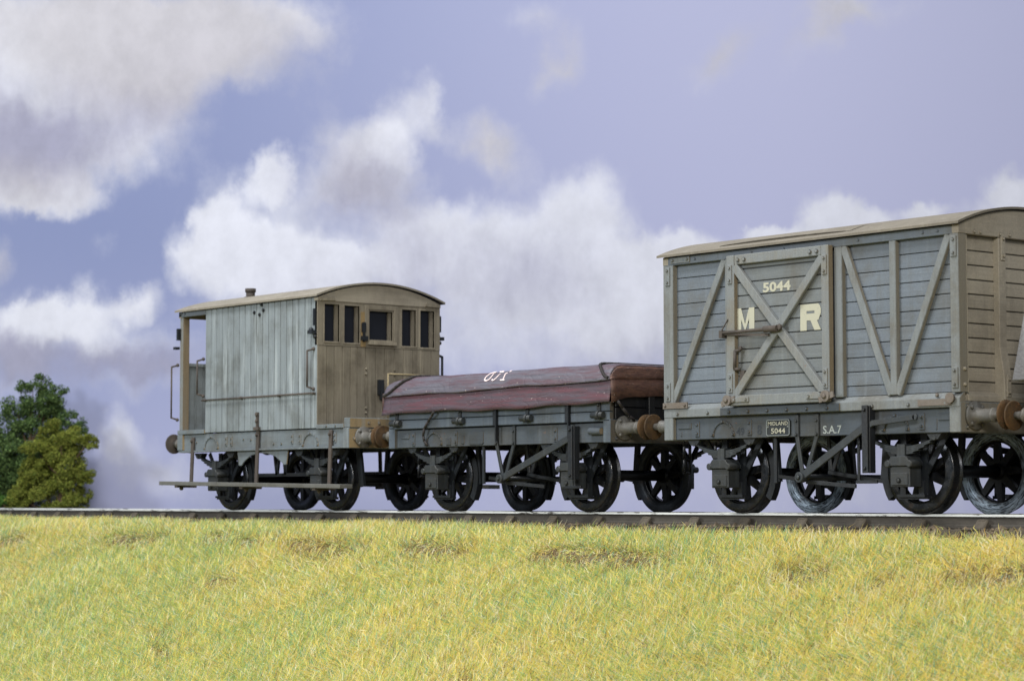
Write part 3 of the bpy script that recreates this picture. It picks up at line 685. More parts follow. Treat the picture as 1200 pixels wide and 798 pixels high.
def build_van():
    t = thing('goods_van', 'grey planked covered goods van with a cross-braced door lettered M R and 5044', 'goods van', (1.357,0,0))
    xL, xR, Y = -0.855, 3.570, 1.09
    running_gear(t, 0.0, 2.690, True, 'tyrescuff')
    # underframe
    MB().box(xL+0.13, xR-0.13, -0.98, 0.98, 1.06, 1.14).build('floor', M['black'], t)
    for sy in (-1,1):
        m = MB(); m.box(xL+0.145, xR-0.145, sy*1.04, sy*0.92, 0.850, 1.105)
        if sy < 0:
            arch_plate(m, 0.08, -1.04, 0.875); arch_plate(m, 2.66, -1.04, 0.875)
            for x in (-0.34, 0.50, 3.02): near_plate(m, x-0.035, x+0.035, 0.88, 1.06, -1.04)
            m.box(-0.66,-0.44,-1.052,-1.03,0.975,1.045,0.9); m.box(-0.62,-0.60,-1.05,-1.03,0.89,0.95)
            m.box(3.24,3.40,-1.052,-1.03,0.975,1.045,0.9); m.box(3.20,3.22,-1.05,-1.03,0.88,1.0)
        s = m.build('solebar', M['solebar'], t, 0.006)
        if sy < 0:
            text_mb('49', 0.29, -1.042, 0.885, 0.085, 0.125, 0.002, 0.02).build('lettering', M['ink'], s)
            text_mb('8', 0.62, -1.042, 0.885, 0.11, 0.07, 0.002, 0.02).build('lettering', M['ink'], s)
            text_mb('S.A.7', 1.62, -1.042, 0.872, 0.088, 0.27, 0.002, 0.012).build('lettering', M['chalk'], s)
            p = MB(); p.prism([(0.80,0.862),(1.12,0.862),(1.14,0.882),(1.14,1.028),(1.12,1.048),(0.80,1.048),(0.78,1.028),(0.78,0.882)], 'y', -1.062, -1.036)
            pl = p.build('number_plate', M['plate'], t, label='black cast plate lettered MIDLAND 5044')
            b = MB(); yb = -1.064
            for a, c in (((0.80,0.868),(1.12,0.868)),((1.12,0.868),(1.134,0.884)),((1.134,0.884),(1.134,1.026)),((1.134,1.026),(1.12,1.042)),((1.12,1.042),(0.80,1.042)),((0.80,1.042),(0.786,1.026)),((0.786,1.026),(0.786,0.884)),((0.786,0.884),(0.80,0.868))):
                b.bar((a[0],yb,a[1]),(c[0],yb,c[1]),0.007,0.006,(0,1,0))
            for xx in (0.808, 1.110): b.bolt((xx,-1.062,0.965),(0,-1,0),0.010,0.006)
            b.build('border', M['platerim'], pl)
            text_mb('MIDLAND', 0.808, -1.062, 0.982, 0.042, 0.305, 0.003, 0.004).build('lettering', M['white'], pl)
            text_mb('5044', 0.856, -1.062, 0.890, 0.060, 0.215, 0.003, 0.008).build('lettering', M['white'], pl)
    for x0, x1 in ((xL,xL+0.15),(xR-0.15,xR)):
        m = MB().box(x0, x1, -Y, Y, 0.845, 1.165)
        m.box(x0-0.004 if x0 == xL else x1-0.02, x0+0.02 if x0 == xL else x1+0.004, -Y+0.06, -Y+0.13, 0.87, 1.14) if False else None
        for sy in (-1,1):
            for dz in (0.90,1.12): m.bolt((x1 if x0 != xL else x0, sy*0.99, dz), (1 if x0 != xL else -1,0,0), 0.024)
        m.build('headstock', M['framegrey'], t, 0.008)
    for x, sg in ((xL,-1),(xR,1)):
        for sy in (-1,1): buffer_parts(t, x, sg, sy*0.87, 1.02)
        coupling(t, x, sg)
    # curb rail along the floor
    for sy in (-1,1):
        m = MB()
        m.prism([(sy*1.00,1.108),(sy*1.095,1.108),(sy*1.095,1.205),(sy*1.03,1.262),(sy*1.00,1.262)], 'x', xL+0.004, xR-0.004)
        if sy < 0:
            for i in range(9): m.bolt((-0.62+i*0.5, -1.095, 1.150), (0,-1,0), 0.022)
        m.build('curb_rail', M['framegrey'], t, 0.006)
    # sides: planks, posts, braces
    zs = [1.262, 1.376] + [1.376+0.152*i for i in range(1,10)] + [2.905]
    for sy in (-1,1):
        m = MB()
        segs = ((xL+0.02, 0.25),(1.85, xR-0.02)) if sy < 0 else ((xL+0.02, xR-0.02),)
        for a, b in segs:
            for i in range(len(zs)-1):
                m.box(a, b, sy*1.025, sy*0.985, zs[i]+0.005, zs[i+1]-0.005, tint(0.09))
        m.box(xL+0.03, xR-0.03, sy*1.008, sy*0.97, 1.25, 2.92, 0.35)
        m.build('side_planking', M['bluegrey'], t, 0.003)
        m = MB(); m.box(xL+0.006, xR-0.006, sy*1.088, sy*0.98, 2.90, 2.995)
        if sy < 0:
            for x in (-0.50,-0.32,0.6,1.1,2.2,3.1,3.3): m.bolt((x,-1.088,2.945),(0,-1,0),0.016)
        m.build('top_rail', M['bluegrey'], t, 0.006)
        posts = [(xL,xL+0.165),(0.16,0.245),(1.840,1.955),(2.625,2.715),(xR-0.115,xR)] if sy < 0 else [(xL,xL+0.165),(0.16,0.26),(1.858,1.955),(xR-0.115,xR)]
        for a, b in posts:
            corner = a == xL or b == xR
            m = MB().box(a, b, sy*(1.092 if corner else 1.085), sy*0.96, 1.258, 2.902, tint(0.04))
            if corner and sy < 0:
                c = (a+b)/2
                for z0, z1 in ((1.30,1.52),(2.66,2.88)): near_plate(m, c-0.038, c+0.038, z0, z1, -1.092)
            m.build('corner_post' if corner else 'side_post', M['framegrey'], t, 0.008)
        ysd = sy*1.054
        br = [((-0.735,1.262),(0.145,2.90)),((1.965,2.90),(2.628,1.262)),((3.425,2.90),(2.712,1.262))]
        for (xa,za),(xb,zb) in br:
            MB().bar((xa,ysd,za),(xb,ysd,zb),0.088,0.055,(0,1,0)).build('brace', M['framegrey'], t, 0.007)
    # iron corner straps and rust-stained plates
    m = MB()
    near_plate(m, -0.850, -0.44, 1.215, 1.285, -1.098); m.build('corner_plate', M['rustpatch'], t)
    m = MB(); near_plate(m, 3.02, 3.46, 1.128, 1.196, -1.098, False); m.cyl((3.46,-1.105,1.20),(3.46,-1.135,1.20),0.055,12); m.bolt((3.28,-1.104,1.235),(0,-1,0))
    m.build('corner_plate', M['rustpatch'], t)
    m = MB(); near_plate(m, -0.72,-0.40, 2.918, 2.985, -1.088); m.build('corner_plate', M['framegrey'], t)
    # door with its frame, cross brace and ironwork
    d = MB(); yd = -1.115; dz = [1.300]+[1.395+0.152*i for i in range(0,10)]+[2.86]
    dz = [z for z in dz if z <= 2.86]
    for i in range(len(dz)-1): d.box(0.30, 1.80, yd, yd+0.035, dz[i]+0.007, dz[i+1]-0.007, tint(0.07))
    d.box(0.31, 1.79, yd+0.014, yd+0.05, 1.31, 2.85, 0.35)
    door = d.build('door', M['doorgrey'], t, 0.003, label='cross-braced sliding door lettered 5044 and M R')
    yf = -1.170
    for a, b in ((0.272,0.395),(1.728,1.838)):
        m = MB().box(a, b, yf, -1.094, 1.285, 2.925)
        c = (a+b)/2
        for z0, z1 in ((1.36,1.58),(2.60,2.82)): near_plate(m, c-0.034, c+0.034, z0, z1, yf)
        m.build('door_stile', M['doorframe'], door, 0.008)
    for z0, z1, nm in ((2.815,2.925,'top'),(1.215,1.330,'bottom')):
        m = MB().box(0.397 if nm == 'top' else 0.30, 1.726 if nm == 'top' else 1.80, yf+0.002, -1.094, z0, z1)
        if nm == 'top':
            for x in (0.46,0.56,1.57,1.67): m.bolt((x,yf,2.865),(0,-1,0),0.026)
        else:
            for x0 in (0.36,1.50): near_plate(m, x0, x0+0.26, 1.25, 1.31, yf)
        m.build('door_rail', M['doorframe'], door, 0.008)
    m = MB().box(0.10, 1.92, -1.118, -1.092, 1.11, 1.198)
    for i in range(6): m.bolt((0.25+i*0.3,-1.118,1.15),(0,-1,0),0.022)
    m.build('door_sill', M['solebar'], door, 0.006)
    MB().bar((0.385,-1.142,2.80),(1.735,-1.142,1.325),0.100,0.052,(0,1,0)).build('door_brace', M['doorframe'], door, 0.007)
    MB().bar((0.385,-1.1435,1.325),(1.735,-1.1435,2.80),0.096,0.048,(0,1,0)).build('door_brace', M['doorframe'], door, 0.007)
    m = MB(); m.cyl((0.20,-1.195,2.047),(1.02,-1.195,2.052),0.020,8); m.box(0.19,0.24,-1.215,-1.10,1.99,2.075); m.cyl((0.90,-1.205,2.051),(1.10,-1.205,2.051),0.038,10); m.bolt((1.12,-1.19,2.06),(0,-1,0),0.04); m.bar((0.20,-1.19,2.06),(0.30,-1.175,2.20),0.010,0.01,(0,1,0))
    m.bar((0.26,-1.185,2.03),(0.95,-1.185,1.985),0.022,0.02,(0,1,0))
    m.build('door_bar', M['rustbrown'], door)
    m = MB(); m.tube([(0.475,-1.15,1.84),(0.425,-1.19,1.83),(0.415,-1.19,1.63),(0.47,-1.15,1.62)],0.019); m.bolt((0.475,-1.15,1.86),(0,-1,0),0.03)
    m.box(0.455,0.53,-1.15,-1.11,1.43,1.61); m.build('door_handle', M['rustbrown'], door)
    for x in (0.30, 1.80):
        m = MB(); m.cyl((x,-1.175,1.275),(x,-1.215,1.275),0.062,12); m.bar((x-0.10,-1.185,1.235),(x+0.11,-1.185,1.295),0.065,0.02,(0,1,0)); m.bolt((x,-1.215,1.275),(0,-1,0),0.03)
        m.build('door_hinge', M['rustpatch'], door)
    yl = yd-0.0035
    block_letter('M', 0.372, yl, 2.050, 0.292, 0.268, 0.084).build('lettering', M['white'], door)
    block_letter('R', 1.368, yl, 2.008, 0.308, 0.290, 0.095).build('lettering', M['white'], door)
    text_mb('5044', 0.800, yd, 2.472, 0.112, 0.425, 0.0035, 0.035).build('lettering', M['white'], door)
    # ends
    for s, xe in ((1,xR),(-1,xL)):
        m = MB(); xi = xe - s*0.075
        for i in range(len(zs)-1): m.box(xi, xi-s*0.04, -1.0, 1.0, zs[i]+0.007, zs[i+1]-0.007, tint(0.07))
        m.box(xi-s*0.02, xi-s*0.06, -1.0, 1.0, 1.26, 2.9, 0.35)
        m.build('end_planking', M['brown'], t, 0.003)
        for sy in (-1,1):
            m = MB(); m.box(xe+s*0.004, xe-s*0.10, sy*0.963, sy*0.955, 1.26, 2.89)
            for z0 in (1.34,1.50,): m.bolt((xe+s*0.004, sy*1.02, z0), (s,0,0), 0.022)
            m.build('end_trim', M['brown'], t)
            m = MB()
            m.prism([(xe-s*0.08,1.17),(xe+s*0.055,1.17),(xe+s*0.045,1.45),(xe-s*0.004,1.75),(xe-s*0.004,2.90),(xe-s*0.08,2.90)], 'y', sy*0.43, sy*0.31)
            for z0, z1 in ((1.22,1.46),(2.66,2.94)):
                xo = xe+s*(0.05 if z1 < 2 else -0.002)
                m.box(xo, xo+s*0.014, sy*0.405, sy*0.335, z0, z1); 
                for zz in (z0+0.05, z1-0.05): m.bolt((xo+s*0.014, sy*0.37, zz), (s,0,0), 0.022)
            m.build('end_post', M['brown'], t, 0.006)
        m = MB(); m.prism([(xe-s*0.09,1.168),(xe-s*0.002,1.168),(xe-s*0.004,1.225),(xe-s*0.06,1.275),(xe-s*0.09,1.275)], 'y', -0.95, 0.95)
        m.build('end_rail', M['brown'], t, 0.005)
        m = arch_board(xe-s*0.085, xe+s*0.006, 1.09, 2.903, 2.998, 0.215, tint_=0.96)
        for yy in (-0.84,-0.74,-0.42,-0.26,0.26,0.42,0.74,0.84): m.bolt((xe+s*0.006, yy, 2.935), (s,0,0), 0.022)
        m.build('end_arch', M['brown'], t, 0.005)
    rf = arc_roof(xL-0.05, xR+0.05, 1.15, 2.995, 0.225, 0.026).build('roof', [M['roofvan'], M['black']], t)
    m = MB()                                                    # raised canvas flap over the doorway
    xs = [0.05+2.0*i/20 for i in range(21)]
    for a, b in zip(xs[:-1], xs[1:]):
        h = lambda x: 0.006 + 0.020*max(0.0, math.sin(math.pi*min(1,max(0,(x-0.05)/2.0))))**0.6
        for y0, y1 in ((-1.055,-0.98),(-0.98,-0.86),(-0.86,-0.70)):
            z = lambda y, x: arc_z(max(y,-1.15),1.15,2.995,0.225)+0.026+h(x)*(1 if y < -0.72 else 0.1)
            m.add([(a,y0,z(y0,a)),(b,y0,z(y0,b)),(b,y1,z(y1,b)),(a,y1,z(y1,a))], [(0,1,2,3)], 1, True)
        m.add([(a,-1.03,z(-1.055,a)-h(a)-0.012),(b,-1.03,z(-1.055,b)-h(b)-0.012),(b,-1.055,z(-1.055,b)),(a,-1.055,z(-1.055,a))], [(0,1,2,3)], 0.55)
    m.build('roof_flap', M['roofvan'], rf)
    # brake gear on the near side
    brake_gear(t, 1.245, 1.545, 1.345, 0.40, 2.28, 0.93, (2.285,2.365), (0.437,1.16), tail=((2.40,0.965),(3.00,1.015)))

def brake_gear(t, va, vb, vx, vz, lx, lz, gx, gz, tail=None):
    m = MB()
    for a in (va, vb):
        s = 1 if a < vx else -1
        m.bar((a,-1.055,1.09),(a,-1.055,0.845),0.055,0.028,(0,1,0)); m.bar((a,-1.054,0.86),(vx+0.02*-s,-1.05,vz),0.052,0.026,(0,1,0)); m.bolt((a,-1.068,0.87),(0,-1,0),0.02); m.bolt((a,-1.068,1.02),(0,-1,0),0.018)
    m.build('brake_hanger', M['box'], t, 0.005)
    m = MB()
    for a in (va+0.05, vb+0.08):
        m.bar((a,-0.62,1.06),(vx,-0.62,vz),0.05,0.025,(0,1,0)); m.bar((a,0.62,1.06),(vx,0.62,vz),0.05,0.025,(0,1,0))
    m.build('brake_hanger', M['iron'], t, 0.005)
    MB().cyl((vx,-1.10,vz),(vx,1.0,vz),0.035,10).build('brake_shaft', M['iron'], t)
    m = MB(); m.bar((vx,-1.105,vz),(lx,-1.105,lz),0.085,0.03,(0,1,0)); m.cyl((vx,-1.15,vz),(vx,-1.07,vz),0.06,12); m.bolt((vx,-1.15,vz),(0,-1,0),0.03)
    if tail: m.bar((tail[0][0],-1.13,tail[0][1]),(tail[1][0],-1.13,tail[1][1]),0.06,0.03,(0,1,0)); m.bar((lx-0.02,-1.118,lz-0.01),(tail[0][0]+0.02,-1.125,tail[0][1]),0.06,0.03,(0,1,0)); m.cyl((tail[1][0],-1.145,tail[1][1]),(tail[1][0],-1.115,tail[1][1]),0.034,10)
    m.build('brake_lever', M['box'], t, 0.005)
    m = MB(); m.box(gx[0], gx[1], -1.165, -1.14, gz[0], gz[1]); m.box(gx[1]-0.012, gx[1]+0.012, -1.138, -1.045, gz[0], gz[1]-0.004); m.box(gx[0]-0.20, gx[0]-0.165, -1.02, -0.995, gz[0]-0.10, 0.86); m.box(gx[0]-0.20,gx[1]+0.02,-1.045,-1.015,gz[0]-0.11,gz[0]-0.075)
    m.bolt(((gx[0]+gx[1])/2,-1.165,gz[1]-0.05),(0,-1,0),0.022); m.bolt(((gx[0]+gx[1])/2,-1.165,gz[0]+0.05),(0,-1,0),0.022)
    m.build('lever_guard', M['iron'], t, 0.005)
    for p, q in (((vx,-0.66,vz+0.06),(vx+0.82,-0.66,vz-0.05)), ((vx,-0.66,vz-0.06),(vx-0.78,-0.66,vz+0.02)), ((vx-0.02,-1.0,vz-0.05),(vx+0.62,-0.9,vz-0.10)),
                 ((vx,0.66,vz+0.06),(vx+0.82,0.66,vz-0.05)), ((vx,0.66,vz-0.06),(vx-0.78,0.66,vz+0.02))):
        MB().bar(p, q, 0.045, 0.03, (0,1,0)).build('push_rod', M['iron'], t, 0.004)
    MB().bar((vx-0.5,-0.98,vz-0.06),(vx-0.5,-0.98,0.86),0.045,0.03,(0,1,0)).build('safety_strap', M['iron'], t, 0.004)
build_van()

# ================================================================== the sheeted dropside wagon
def build_dropside():
    t = thing('dropside_wagon', 'low blue-grey two-plank dropside wagon under the purple-red sheet', 'wagon', (-4.04,0,0))
    xL, xR = -6.280, -1.800
    running_gear(t, -5.420, -2.660, True, 'tyrefar')
    MB().box(xL+0.13, xR-0.13, -0.98, 0.98, 1.03, 1.10).build('floor', M['black'], t)
    for sy in (-1,1):
        m = MB(); m.box(xL+0.125, xR-0.125, sy*1.04, sy*0.92, 0.850, 1.085)
        if sy < 0:
            arch_plate(m, -5.34, -1.04, 0.870)
            for x in (-5.78,-4.86,-2.86): near_plate(m, x-0.03, x+0.03, 0.87, 1.05, -1.04)
            m.box(-6.05,-5.88,-1.052,-1.03,0.97,1.035,0.9); m.box(-5.08,-4.97,-1.052,-1.03,0.87,0.97,0.75); m.box(-4.75,-4.69,-1.052,-1.03,0.88,0.99,0.85)
            m.prism([(-4.59,0.885),(-4.57,0.865),(-4.31,0.865),(-4.29,0.885),(-4.29,1.02),(-4.31,1.04),(-4.57,1.04),(-4.59,1.02)], 'y', -1.053, -1.036, 0.72)
            m.cyl((-2.20,-1.065,0.985),(-1.98,-1.065,0.985),0.045,12,tint=1.1)
        m.build('solebar', M['solebar'], t, 0.006)
    for x0, x1 in ((xL,xL+0.13),(xR-0.13,xR)):
        m = MB().box(x0, x1, -1.09, 1.09, 0.842, 1.125)
        for sy in (-1,1):
            for dz in (0.89,1.07): m.bolt((x1 if x0 != xL else x0, sy*0.99, dz), (1 if x0 != xL else -1,0,0), 0.024)
        m.build('headstock', M['dropgrey'], t, 0.008)
    for x, sg in ((xL,-1),(xR,1)):
        for sy in (-1,1): buffer_parts(t, x, sg, sy*0.87, 1.02)
        coupling(t, x, sg)
    for sy in (-1,1):
        m = MB()
        for z0, z1 in ((1.102,1.215),(1.225,1.340)): m.box(xL+0.01, xR-0.01, sy*1.09, sy*1.03, z0, z1, tint(0.05))
        m.box(xL+0.02, xR-0.02, sy*1.06, sy*1.0, 1.11, 1.335, 0.4)
        sd = m.build('dropside', M['dropgrey'], t, 0.006)
        for x in (-6.085, -4.715, -3.345, -1.99):
            m = MB(); m.box(x-0.03, x+0.03, sy*1.092, sy*1.108, 1.18, 1.338)
            m.cyl((x-0.10,sy*1.125,1.178),(x+0.11,sy*1.125,1.178),0.040,12); m.cyl((x-0.02,sy*1.125,1.178),(x+0.045,sy*1.125,1.178),0.052,12); m.bolt((x,sy*1.108,1.30),(0,sy,0),0.02)
            m.build('hinge', M['box'], sd)
        for x in (-3.985, -2.575):
            m = MB(); m.box(x-0.035, x+0.035, sy*1.112, sy*1.088, 1.10, 1.345); m.box(x+0.03,x+0.05,sy*1.13,sy*1.09,0.90,1.345,0.7)
            m.build('side_strap', M['iron'], sd)
    for s, xe in ((1,xR),(-1,xL)):
        m = MB()
        for z0, z1 in ((1.128,1.27),(1.278,1.42)): m.box(xe, xe-s*0.06, -1.0, 1.0, z0, z1, tint(0.05))
        m.build('end_planking', M['black'], t, 0.006)
        for yy in (-0.45, 0.45): MB().box(xe-s*0.002, xe+s*0.06, yy-0.05, yy+0.05, 1.13, 1.42).build('end_post', M['black'], t, 0.006)
    brake_gear(t, -3.985-0.02, -3.66, -3.86, 0.42, -2.545, 0.905, (-2.50,-2.42), (0.40,1.06))

def build_tarp():
    t = thing('tarpaulin', 'purple-red tarpaulin roped over the load of the low dropside wagon', 'tarpaulin', (-4.04,0,1.3))
    x0, x1 = -6.345, -1.745
    def fold_z(x): return 1.535 + 0.055*(x-x0)/(x1-x0) + 0.008*math.sin(x*3.1)
    def hem_z(x): return 1.305 + 0.012*math.sin(x*2.3+1) + 0.008*math.sin(x*6.1) + 0.02*max(0,(x+2.3))/0.6
    def top_z(x):
        e = max(0.0, 1-(x-x0)/0.40); r = max(0.0, 1-(x1-x)/0.12)
        return 1.792 - 0.070*e**1.6 - 0.016*r + 0.006*math.sin(x*1.7) - 0.010*math.exp(-((x+2.05)/0.05)**2)
    N = 92; PR = [(-1.136,0.0),(-1.130,0.10),(-1.118,0.30),(-1.098,0.52),(-1.068,0.74),(-1.030,0.88),(-0.97,0.955),(-0.86,0.985),(-0.60,0.995),(0,1.0)]
    PR = PR + [(-a, b) for a, b in reversed(PR[:-1])]; K = len(PR)-1
    def prof(x, u):
        """u 0..1 from near fold to far fold"""
        q = min(max(u,0),1)*K; k_ = min(int(q), K-1); f = q-k_
        yy = PR[k_][0]*(1-f)+PR[k_+1][0]*f; hh = PR[k_][1]*(1-f)+PR[k_+1][1]*f
        e = max(0.0, 1-(x-x0)/0.30); yy *= 1-0.012*e*e
        zz = fold_z(x) + hh*(top_z(x)-fold_z(x))
        w = (0.004*math.sin(x*5+zz*9)+0.003*math.sin(x*11-zz*13+2)+0.003*math.sin(x*23+zz*31))*(1 if 0.02 < hh else 0.3)
        return yy + (w if yy < 0 else -w), zz + 0.003*math.sin(x*7+u*9)
    m = MB()
    xs = [x0 + (x1-x0)*i/N for i in range(N+1)]
    grid = [[(x, *prof(x, j/K)) for j in range(K+1)] for x in xs]
    for i in range(N):
        for j in range(K):
            m.add([grid[i][j],grid[i+1][j],grid[i+1][j+1],grid[i][j+1]], [(0,1,2,3)], 1, True)
    # weld for smooth shading
    def finish(mb, name, mats, par, solid=0.0, sub_=0):
        o = mb.build(name, mats, par)
        bm = bmesh.new(); bm.from_mesh(o.data); bmesh.ops.remove_doubles(bm, verts=bm.verts, dist=0.0005); bmesh.ops.recalc_face_normals(bm, faces=bm.faces); bm.to_mesh(o.data); bm.free()
        if solid:
            md = o.modifiers.new('thickness', 'SOLIDIFY'); md.thickness = solid; md.offset = 1
        return o
    finish(m, 'upper_sheet', M['tarp'], t, 0.016)
    # end faces of the upper sheet
    for xe, i, s in ((x1, N, 1), (x0, 0, -1)):
        m = MB()
        for j in range(K):
            a, b = grid[i][j], grid[i][j+1]
            fz = lambda p: min(p[2]-0.004, fold_z(xe)+0.048*(1-abs(p[1])/1.14)+0.006*math.sin(p[1]*11))
            nr = 4
            for r in range(nr):
                def q(p, f): return (xe+s*(0.018*f+0.004*math.sin(p[1]*13+f*3)*f), p[1], p[2]+(fz(p)-p[2])*f)
                m.add([q(a,r/nr), q(b,r/nr), q(b,(r+1)/nr), q(a,(r+1)/nr)], [(0,1,2,3)], 1, True)
        finish(m, 'end_fold', M['tarpend'], t, 0.012)
    # skirt hanging below the fold, all round
    def skirt(side):
        pts = []
        if side in ('near','far'):
            s = -1 if side == 'near' else 1
            for x in xs: pts.append((x, s*1.096, fold_z(x)+0.03, s*1.150, hem_z(x)))
        return pts
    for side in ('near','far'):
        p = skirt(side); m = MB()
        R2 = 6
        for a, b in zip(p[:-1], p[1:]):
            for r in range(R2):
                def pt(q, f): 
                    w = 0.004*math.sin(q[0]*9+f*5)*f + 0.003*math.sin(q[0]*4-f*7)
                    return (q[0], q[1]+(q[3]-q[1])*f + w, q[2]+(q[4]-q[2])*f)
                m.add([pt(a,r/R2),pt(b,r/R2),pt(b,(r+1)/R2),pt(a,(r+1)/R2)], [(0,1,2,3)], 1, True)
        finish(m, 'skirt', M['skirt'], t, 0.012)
    for s, xe in ((1,x1),(-1,x0)):
        n = 24; m = MB()
        for i in range(n):
            q = []
            for yy in (-1.135+2.27*i/n, -1.135+2.27*(i+1)/n):
                w = 0.010*math.sin(yy*9)+0.008*math.sin(yy*17+1)
                hz = 1.325+0.085*min(1,max(0,(1.135-abs(yy))/0.5))**0.6 + 0.008*math.sin(yy*13)
                q.append(((xe+s*(0.000+w*0.2), yy, fold_z(xe)+0.06),(xe+s*(0.012+w*0.5), yy, hz)))
            m.add([q[0][0],q[1][0],q[1][1],q[0][1]], [(0,1,2,3)], 1, True)
        finish(m, 'end_skirt', M['tarpend'], t, 0.010, 0)
    # ropes
    def on_top(x, u): y, z = prof(x, u); return (x, y-0.022 if u < 0.5 else y+0.022, z+0.024)
    m = MB()
    m.tube([on_top(x0+0.01+0.50*min(1,u/0.30), u*0.9+0.005) for u in [i/26 for i in range(27)]], 0.020, 7)
    m.build('rope', M['rope'], t)
    m = MB()
    m.tube([on_top(x1-0.012-0.34*min(1,u/0.35)-0.3*max(0,u-0.35), u) for u in [0.002+i*0.95/30 for i in range(31)]], 0.020, 7)
    m.build('rope', M['rope'], t)
    m = MB(); m.tube([(-5.19,-1.165,1.315),(-5.24,-1.15,1.27),(-5.36,-1.12,1.19),(-5.46,-1.11,1.10),(-5.50,-1.10,1.0),(-5.49,-1.085,0.93),(-5.44,-1.07,0.87)],0.017,7)
    m.build('rope', M['rope'], t)
    m = MB(); m.tube([(-1.70,-1.05,1.34),(-1.70,-0.98,1.26),(-1.71,-0.86,1.16),(-1.74,-0.74,1.12)],0.018,7)
    m.build('rope', M['rope'], t)
    # painted number on the shoulder, upside down: strokes laid on the sheet
    m = MB()
    us = [0.5*i/400 for i in range(401)]
    def P(x, h):
        """h: height on the near shoulder, world z"""
        u = min(us, key=lambda q: abs(prof(x, q)[1]-h)); y, z = prof(x, u); y2, z2 = prof(x, u+0.01)
        nrm = Vector((0, -(z2-z), (y2-y)))
        if nrm.y > 0: nrm = -nrm
        nrm = nrm.normalized() if nrm.length > 1e-6 else Vector((0,-1,0))
        return Vector((x, y, z)) + nrm*0.022
    def stroke(pts, w):
        q = [P(*p) for p in pts]
        for a, b in zip(q[:-1], q[1:]):
            d = (b-a); n_ = Vector((0,-0.8,0.6)); s_ = d.cross(n_).normalized()*w/2; e = d.normalized()*w*0.3
            m.add([a-s_-e, b-s_+e, b+s_+e, a+s_-e], [(0,1,2,3)])
    xc, zc = -4.13, 1.722
    stroke([(xc+0.06*math.cos(a)+0.02*math.sin(a), zc+0.052*math.sin(a)) for a in [2*math.pi*i/18 for i in range(19)]], 0.020)
    m.build('lettering', M['pinkw'], t); m = MB()
    stroke([(xc+0.12,zc+0.05),(xc+0.20,zc+0.052),(xc+0.195,zc+0.01),(xc+0.17,zc-0.03),(xc+0.13,zc-0.05),(xc+0.10,zc-0.04)], 0.020)
    m.build('lettering', M['pinkw'], t); m = MB()
    stroke([(xc+0.36,zc+0.055),(xc+0.325,zc+0.02),(xc+0.32,zc-0.05),(xc+0.27,zc-0.05),(xc+0.35,zc-0.052)], 0.020)
    m.build('lettering', M['pinkw'], t)
build_dropside(); build_tarp()

